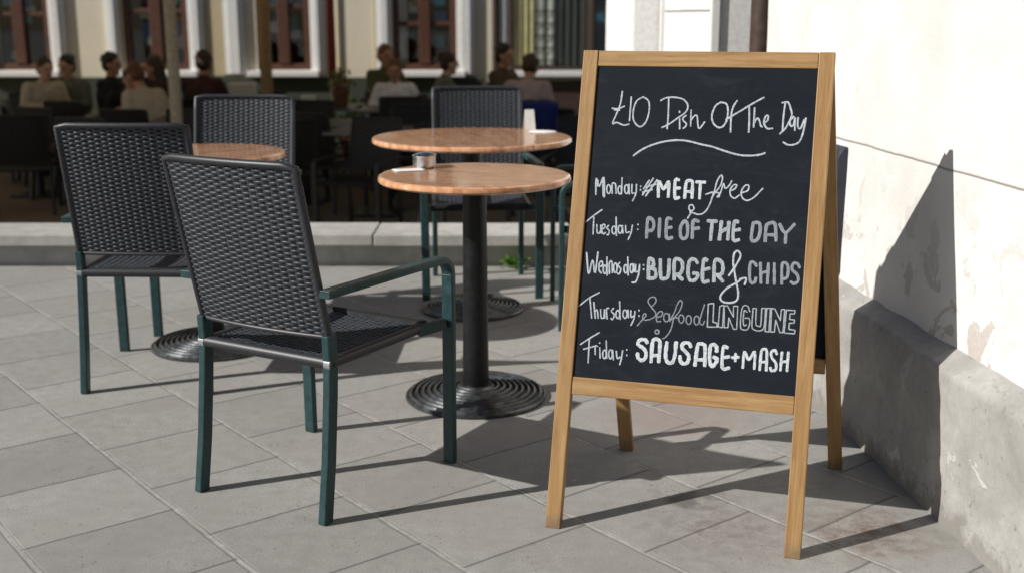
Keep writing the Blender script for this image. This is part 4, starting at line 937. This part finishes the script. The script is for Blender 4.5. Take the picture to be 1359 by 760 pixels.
# things on those tables
def small(name, label, cat, mb, mat, px, y, z, az=0, **k):
    o = mb.build(name, mat, None, **k); o.location = (px_at(px, y), y, z); o.rotation_euler = (0, 0, R(az)); return tag(o, label, cat)
b = MB(); b.hexa([(-.13, -.07, 0), (.13, -.07, 0), (.13, .07, 0), (-.13, .07, 0)], [(-.15, -.08, .20), (.15, -.08, .20), (.15, .08, .20), (-.15, .08, .20)])
small("planter_box", "white planter box on the dark table below the wooden parasol pole", "planter", b, M['paper'], 326, 13.75, TF + .7512, bevel=.006)
b = MB(); b.hexa([(-.08, -.05, 0), (.08, -.05, 0), (.08, .05, 0), (-.08, .05, 0)], [(-.08, -.05, .12), (.08, -.05, .12), (.08, .05, .12), (-.08, .05, .12)])
small("napkin_box", "small white napkin box on the dark table in the middle of the terrace", "box", b, M['paper'], 412, 12.8, TF + .7512, 10, bevel=.004)
def flower_pot(px, y, z, label, fm, s=1.0, seed=1):
    t = thing("flower_pot", label, "plant", (px_at(px, y), y, z)); rn = random.Random(seed)
    b = MB(); b.lathe([(.001, 0), (.055 * s, 0), (.075 * s, .11 * s), (.08 * s, .115 * s), (.08 * s, .13 * s), (.068 * s, .13 * s), (.06 * s, .11 * s), (.001, .11 * s)], seg=24); b.build("pot", M['terracotta'], t, smooth=True, auto=40)
    lv, pt_ = MB(), MB()
    for i in range(130):
        a, e = rn.uniform(0, 6.28), rn.uniform(.1, 1.5); r = rn.uniform(.05, .15) * s
        c = Vector((math.cos(a) * math.cos(e) * r, math.sin(a) * math.cos(e) * r, .13 * s + math.sin(e) * r * 1.3))
        q = .02 * s; n_ = Vector((rn.uniform(-1, 1), rn.uniform(-1, 1), rn.uniform(-.2, 1))).normalized(); x_ = n_.orthogonal().normalized(); y_ = n_.cross(x_)
        (pt_ if i % 2 else lv).add([c + x_ * q, c + y_ * q * .7, c - x_ * q, c - y_ * q * .7], [(0, 1, 2, 3)])
    lv.build("foliage", M['leaf'], t); pt_.build("bloom", fm, t)
    return t
flower_pot(455, 13.0, TF + .7512, "pot of red flowers on the dark table in the middle of the terrace", M['flower'], 1.25, 2)
flower_pot(470, 14.2, TF, "pot of pale green leaves standing on the terrace below the cream wall", M['leafpale'], 2.4, 4)
def glass(px, y, label):
    t = thing("drinking_glass", label, "glass", (px_at(px, y), y, TF + .7512))
    b = MB(); b.lathe([(.001, 0), (.027, 0), (.033, .12), (.031, .12), (.026, .006), (.001, .006)], seg=20); b.build("tumbler", M['glassclear'], t, smooth=True, auto=40)
    b = MB(); b.lathe([(.001, .008), (.0255, .008), (.029, .085), (.001, .085)], seg=20); b.build("drink", M['drink'], t, smooth=True, auto=40)
gm = NT("clear_tumbler"); gm.set(Roughness=.05, Transmission_Weight=.9, IOR=1.3); M['glassclear'] = gm.m
glass(545, 12.5, "glass with amber drink on the table of the woman in the white blouse")
glass(645, 13.05, "glass with amber drink on the table below the drainpipe")
glass(215, 12.0, "glass with amber drink on the table at the far left")
jk = MB()
vs, fs = grid_face(lambda u, v: (-.22 + .44 * u, (-.03 - .02 * math.sin(u * 9)) if v < .5 else (.03 + .015 * math.sin(u * 7)), .05 - abs(v - .5) * .62 + .01 * math.sin(u * 11)), 24, 20)
jk.add(vs, fs); jo = jk.build("blue_jacket", M['cloth_blue'], None, smooth=True)
jo.modifiers.new("thick", 'SOLIDIFY').thickness = .018
jo.location = (px_at(708, 10.62), 10.62, TF + .905); tag(jo, "deep blue jacket hung over a black chair left of the menu board", "jacket")

# ------------------------------------------------------------------ people seated on the terrace
def remesh(o, v, it=4):
    m = o.modifiers.new("fuse", 'REMESH'); m.mode = 'VOXEL'; m.voxel_size = v; m.use_smooth_shade = True
    s = o.modifiers.new("soften", 'SMOOTH'); s.factor = .5; s.iterations = it
def person(x, y, az, label, skin, hair, top, legs, style='short', lean=0.0, yaw=0.0, nod=0.0, arms=None, z=TF, sc=1.0, long_sleeve=True):
    t = thing("person", label, "person", (x, y, z), az); t.scale = (sc, sc, sc)
    piv = Vector((0, 0, .52)); RX = Matrix.Rotation(-lean, 3, 'X')
    def T_(p):
        p = Vector(p); return piv + RX @ (p - piv)
    sh = [T_((s * .175, 0, .965)) for s in (-1, 1)]
    arms = arms or [((-.25, .12, .74), (-.13, .36, .785)), ((.25, .12, .74), (.13, .36, .785))]
    neck = T_((0, .01, 1.03)); hc = T_((0, .035, 1.175))
    HR = Matrix.Rotation(-yaw, 3, 'Z') @ Matrix.Rotation(-(lean * .4 + nod), 3, 'X')
    def h(p): return hc + HR @ Vector(p)
    def limbs(b, g, body=True, torso=True, armsf=True, legf=True, short=False):
        if torso:
            b.capsule((-.085, 0, .53), (.085, 0, .53), .105 + g, .105 + g, 16)
            b.capsule(T_((-.06, .0, .62)), T_((-.085, .0, .86)), .098 + g, .108 + g, 14); b.capsule(T_((.06, .0, .62)), T_((.085, .0, .86)), .098 + g, .108 + g, 14)
            b.capsule(T_((0, .0, .6)), T_((0, .015, .9)), .11 + g, .115 + g, 14)
            b.capsule(T_((-.13, 0, .955)), T_((.13, 0, .955)), .062 + g, .062 + g, 12)
            b.capsule(T_((0, 0, .93)), T_((0, .005, 1.02)), .085 + g, .05 + g, 12)
        if armsf:
            for i in (0, 1):
                e, hd = Vector(arms[i][0]), Vector(arms[i][1])
                b.capsule(sh[i], e, .056 + g, .042 + g, 12)
                b.capsule(e, (e.lerp(hd, .35) if short else hd), .042 + g, (.040 if short else .027) + g, 12)
        if legf:
            for s in (-1, 1):
                b.capsule((s * .09, .02, .52), (s * .125, .43, .50), .085 + g, .058 + g, 14)
                b.capsule((s * .125, .43, .50), (s * .125, .40, .09), .056 + g, .038 + g, 12)
    b = MB(); limbs(b, 0)
    b.capsule(T_((0, .0, .98)), hc + HR @ Vector((0, -.02, -.06)), .053, .05, 12)
    b.ball(h((0, -.008, .022)), (.076, .094, .092)); b.capsule(h((0, .02, -.05)), h((0, .038, -.085)), .062, .036, 12)
    b.capsule(h((0, .088, .005)), h((0, .106, -.028)), .010, .015, 8)                 # nose
    for s in (-1, 1):
        b.ball(h((s * .078, -.005, -.012)), (.012, .02, .03), 8, 6); b.capsule(h((s * .028, .078, .026)), h((s * .05, .066, .024)), .012, .010, 8)   # ears, brows
    for i in (0, 1):
        e, hd = Vector(arms[i][0]), Vector(arms[i][1]); d = (hd - e).normalized(); sd = d.cross(Vector((0, 0, 1))).normalized(); up = sd.cross(d)
        b.capsule(hd - sd * .018, hd + d * .07 - sd * .022, .016, .016, 8); b.capsule(hd + sd * .018, hd + d * .07 + sd * .022, .016, .016, 8); b.capsule(hd, hd + d * .07, .017, .016, 8)
        for f_, (o_, l_) in enumerate(((-.033, .058), (-.011, .07), (.011, .066), (.032, .05))):
            k0 = hd + d * .078 + sd * o_; k1 = k0 + d * l_ * .55 - up * .006; k2 = k1 + d * l_ * .4 - up * .022
            b.capsule(k0, k1, .0095, .009, 7); b.capsule(k1, k2, .009, .008, 7)
        s = 1 if i == 0 else -1
        b.capsule(hd + sd * s * .02 + d * .02, hd + sd * s * .052 + d * .055 - up * .008, .012, .010, 7); b.capsule(hd + sd * s * .052 + d * .055 - up * .008, hd + sd * s * .05 + d * .085 - up * .02, .010, .008, 7)
    for s in (-1, 1): b.capsule((s * .125, .40, .06), (s * .13, .56, .035), .040, .034, 10)
    bo = b.build("body", M[skin], t, smooth=True); remesh(bo, .0125, 3)
    b = MB(); limbs(b, .013, legf=False, short=not long_sleeve); o = b.build("shirt", M[top], t, smooth=True); remesh(o, .014, 5)
    b = MB(); limbs(b, .012, torso=False, armsf=False); b.capsule((-.085, 0, .53), (.085, 0, .53), .124, .124, 16); o = b.build("trousers", M[legs], t, smooth=True); remesh(o, .016, 5)
    b = MB()
    for s in (-1, 1): b.capsule((s * .125, .385, .052), (s * .13, .57, .040), .052, .042, 12)
    o = b.build("shoes", M['cloth_black'], t, smooth=True); remesh(o, .014, 3)
    b = MB()
    rn = random.Random(hash(label) % 1000)
    b.ball(h((0, -.022, .042)), (.086, .098, .086)); b.ball(h((0, -.055, .0)), (.08, .062, .085))
    for i in range(26):
        a = rn.uniform(0, 6.28); e = rn.uniform(.1, 1.5); q = Vector((.082 * math.cos(a) * math.cos(e), -.03 + .092 * math.sin(a) * math.cos(e), .042 + .085 * math.sin(e)))
        if q.y > .03 and q.z < .08: continue
        b.ball(h(q), rn.uniform(.012, .022), 8, 6)
    if style == 'long':
        for s in (-1, 1): b.capsule(h((s * .062, -.03, .03)), h((s * .075, -.055, -.16)), .038, .032, 10)
        b.capsule(h((0, -.07, .02)), h((0, -.10, -.22)), .066, .05, 12)
    if style == 'bun': b.ball(h((0, -.10, .085)), .045, 12, 8)
    o = b.build("hair", M[hair], t, smooth=True); remesh(o, .011, 2)
    for s in (-1, 1):
        b = MB(); b.ball(h((s * .033, .078, .006)), (.013, .010, .008), 10, 7); b.build("eye", M['eye'], t, smooth=True)
    b = MB(); b.capsule(h((-.02, .083, -.052)), h((.02, .083, -.052)), .007, .007, 8); b.build("mouth", M['lips'], t, smooth=True)
    return t
person(px_at(154, 12.9), 12.9, 100, "person with black hair in black at the far left, head above the others", 'skin2', 'hair_black', 'cloth_black', 'cloth_denim', sc=1.02)
person(px_at(174, 12.5), 12.5, 150, "person with black hair leaning forward, pale face turned to us, at the left table", 'skin', 'hair_black', 'cloth_black', 'cloth_black', lean=.35, sc=.95)
person(px_at(212, 11.6), 11.6, -55, "person with auburn hair in a sand coloured shirt bending over the left table", 'skin2', 'hair_red', 'cloth_sand', 'cloth_denim', lean=.42, nod=.25, long_sleeve=False, sc=1.02)
person(px_at(226, 12.9), 12.9, -110, "person with long brown hair in dark top behind the sand coloured shirt", 'skin2', 'hair_brown', 'cloth_maroon', 'cloth_black', 'long', lean=.15)
person(px_at(272, 12.7), 12.7, 20, "person in a dark maroon top seen from behind, beside the beige parasol pole", 'skin2', 'hair_brown', 'cloth_maroon', 'cloth_black', lean=.1, sc=1.04)
person(px_at(60, 12.9), 12.9, 130, "person in a pale sand top sitting below the far left window", 'skin', 'hair_brown', 'cloth_sand', 'cloth_denim', lean=.2)
person(px_at(108, 13.3), 13.3, 200, "person with black hair in a sage top left of the group at the left table", 'skin', 'hair_black', 'cloth_sage', 'cloth_black', 'bun', lean=.15)
person(px_at(527, 13.25), 13.25, 178, "person with auburn hair in a white blouse facing us across a dark table", 'skin2', 'hair_red', 'cloth_white', 'cloth_denim', arms=[((-.30, .08, .72), (-.20, .22, .56)), ((.27, .12, .74), (.12, .34, .785))], lean=.2, sc=.97)
person(px_at(513, 14.3), 14.3, 140, "person with auburn hair in an olive shirt behind the white blouse", 'skin2', 'hair_red', 'cloth_olive', 'cloth_black', sc=1.06)
person(px_at(583, 13.3), 13.3, 75, "person with dark hair in a sage top reaching out to the right", 'skin', 'hair_brown', 'cloth_sage', 'cloth_denim', 'bun', arms=[((-.26, .16, .78), (-.12, .42, .80)), ((.27, .16, .78), (.22, .44, .82))], lean=.15, sc=1.02)
person(px_at(667, 13.6), 13.6, 120, "person in a brown top sitting upright in front of the drainpipe", 'skin2', 'hair_black', 'cloth_umber', 'cloth_black', sc=1.08)
person(px_at(694, 12.35), 12.35, 15, "person with dark hair and pink grey top seen from behind, near the yellow curtain", 'skin2', 'hair_brown', 'cloth_pinkgrey', 'cloth_denim', lean=.42, nod=.3, sc=1.06)
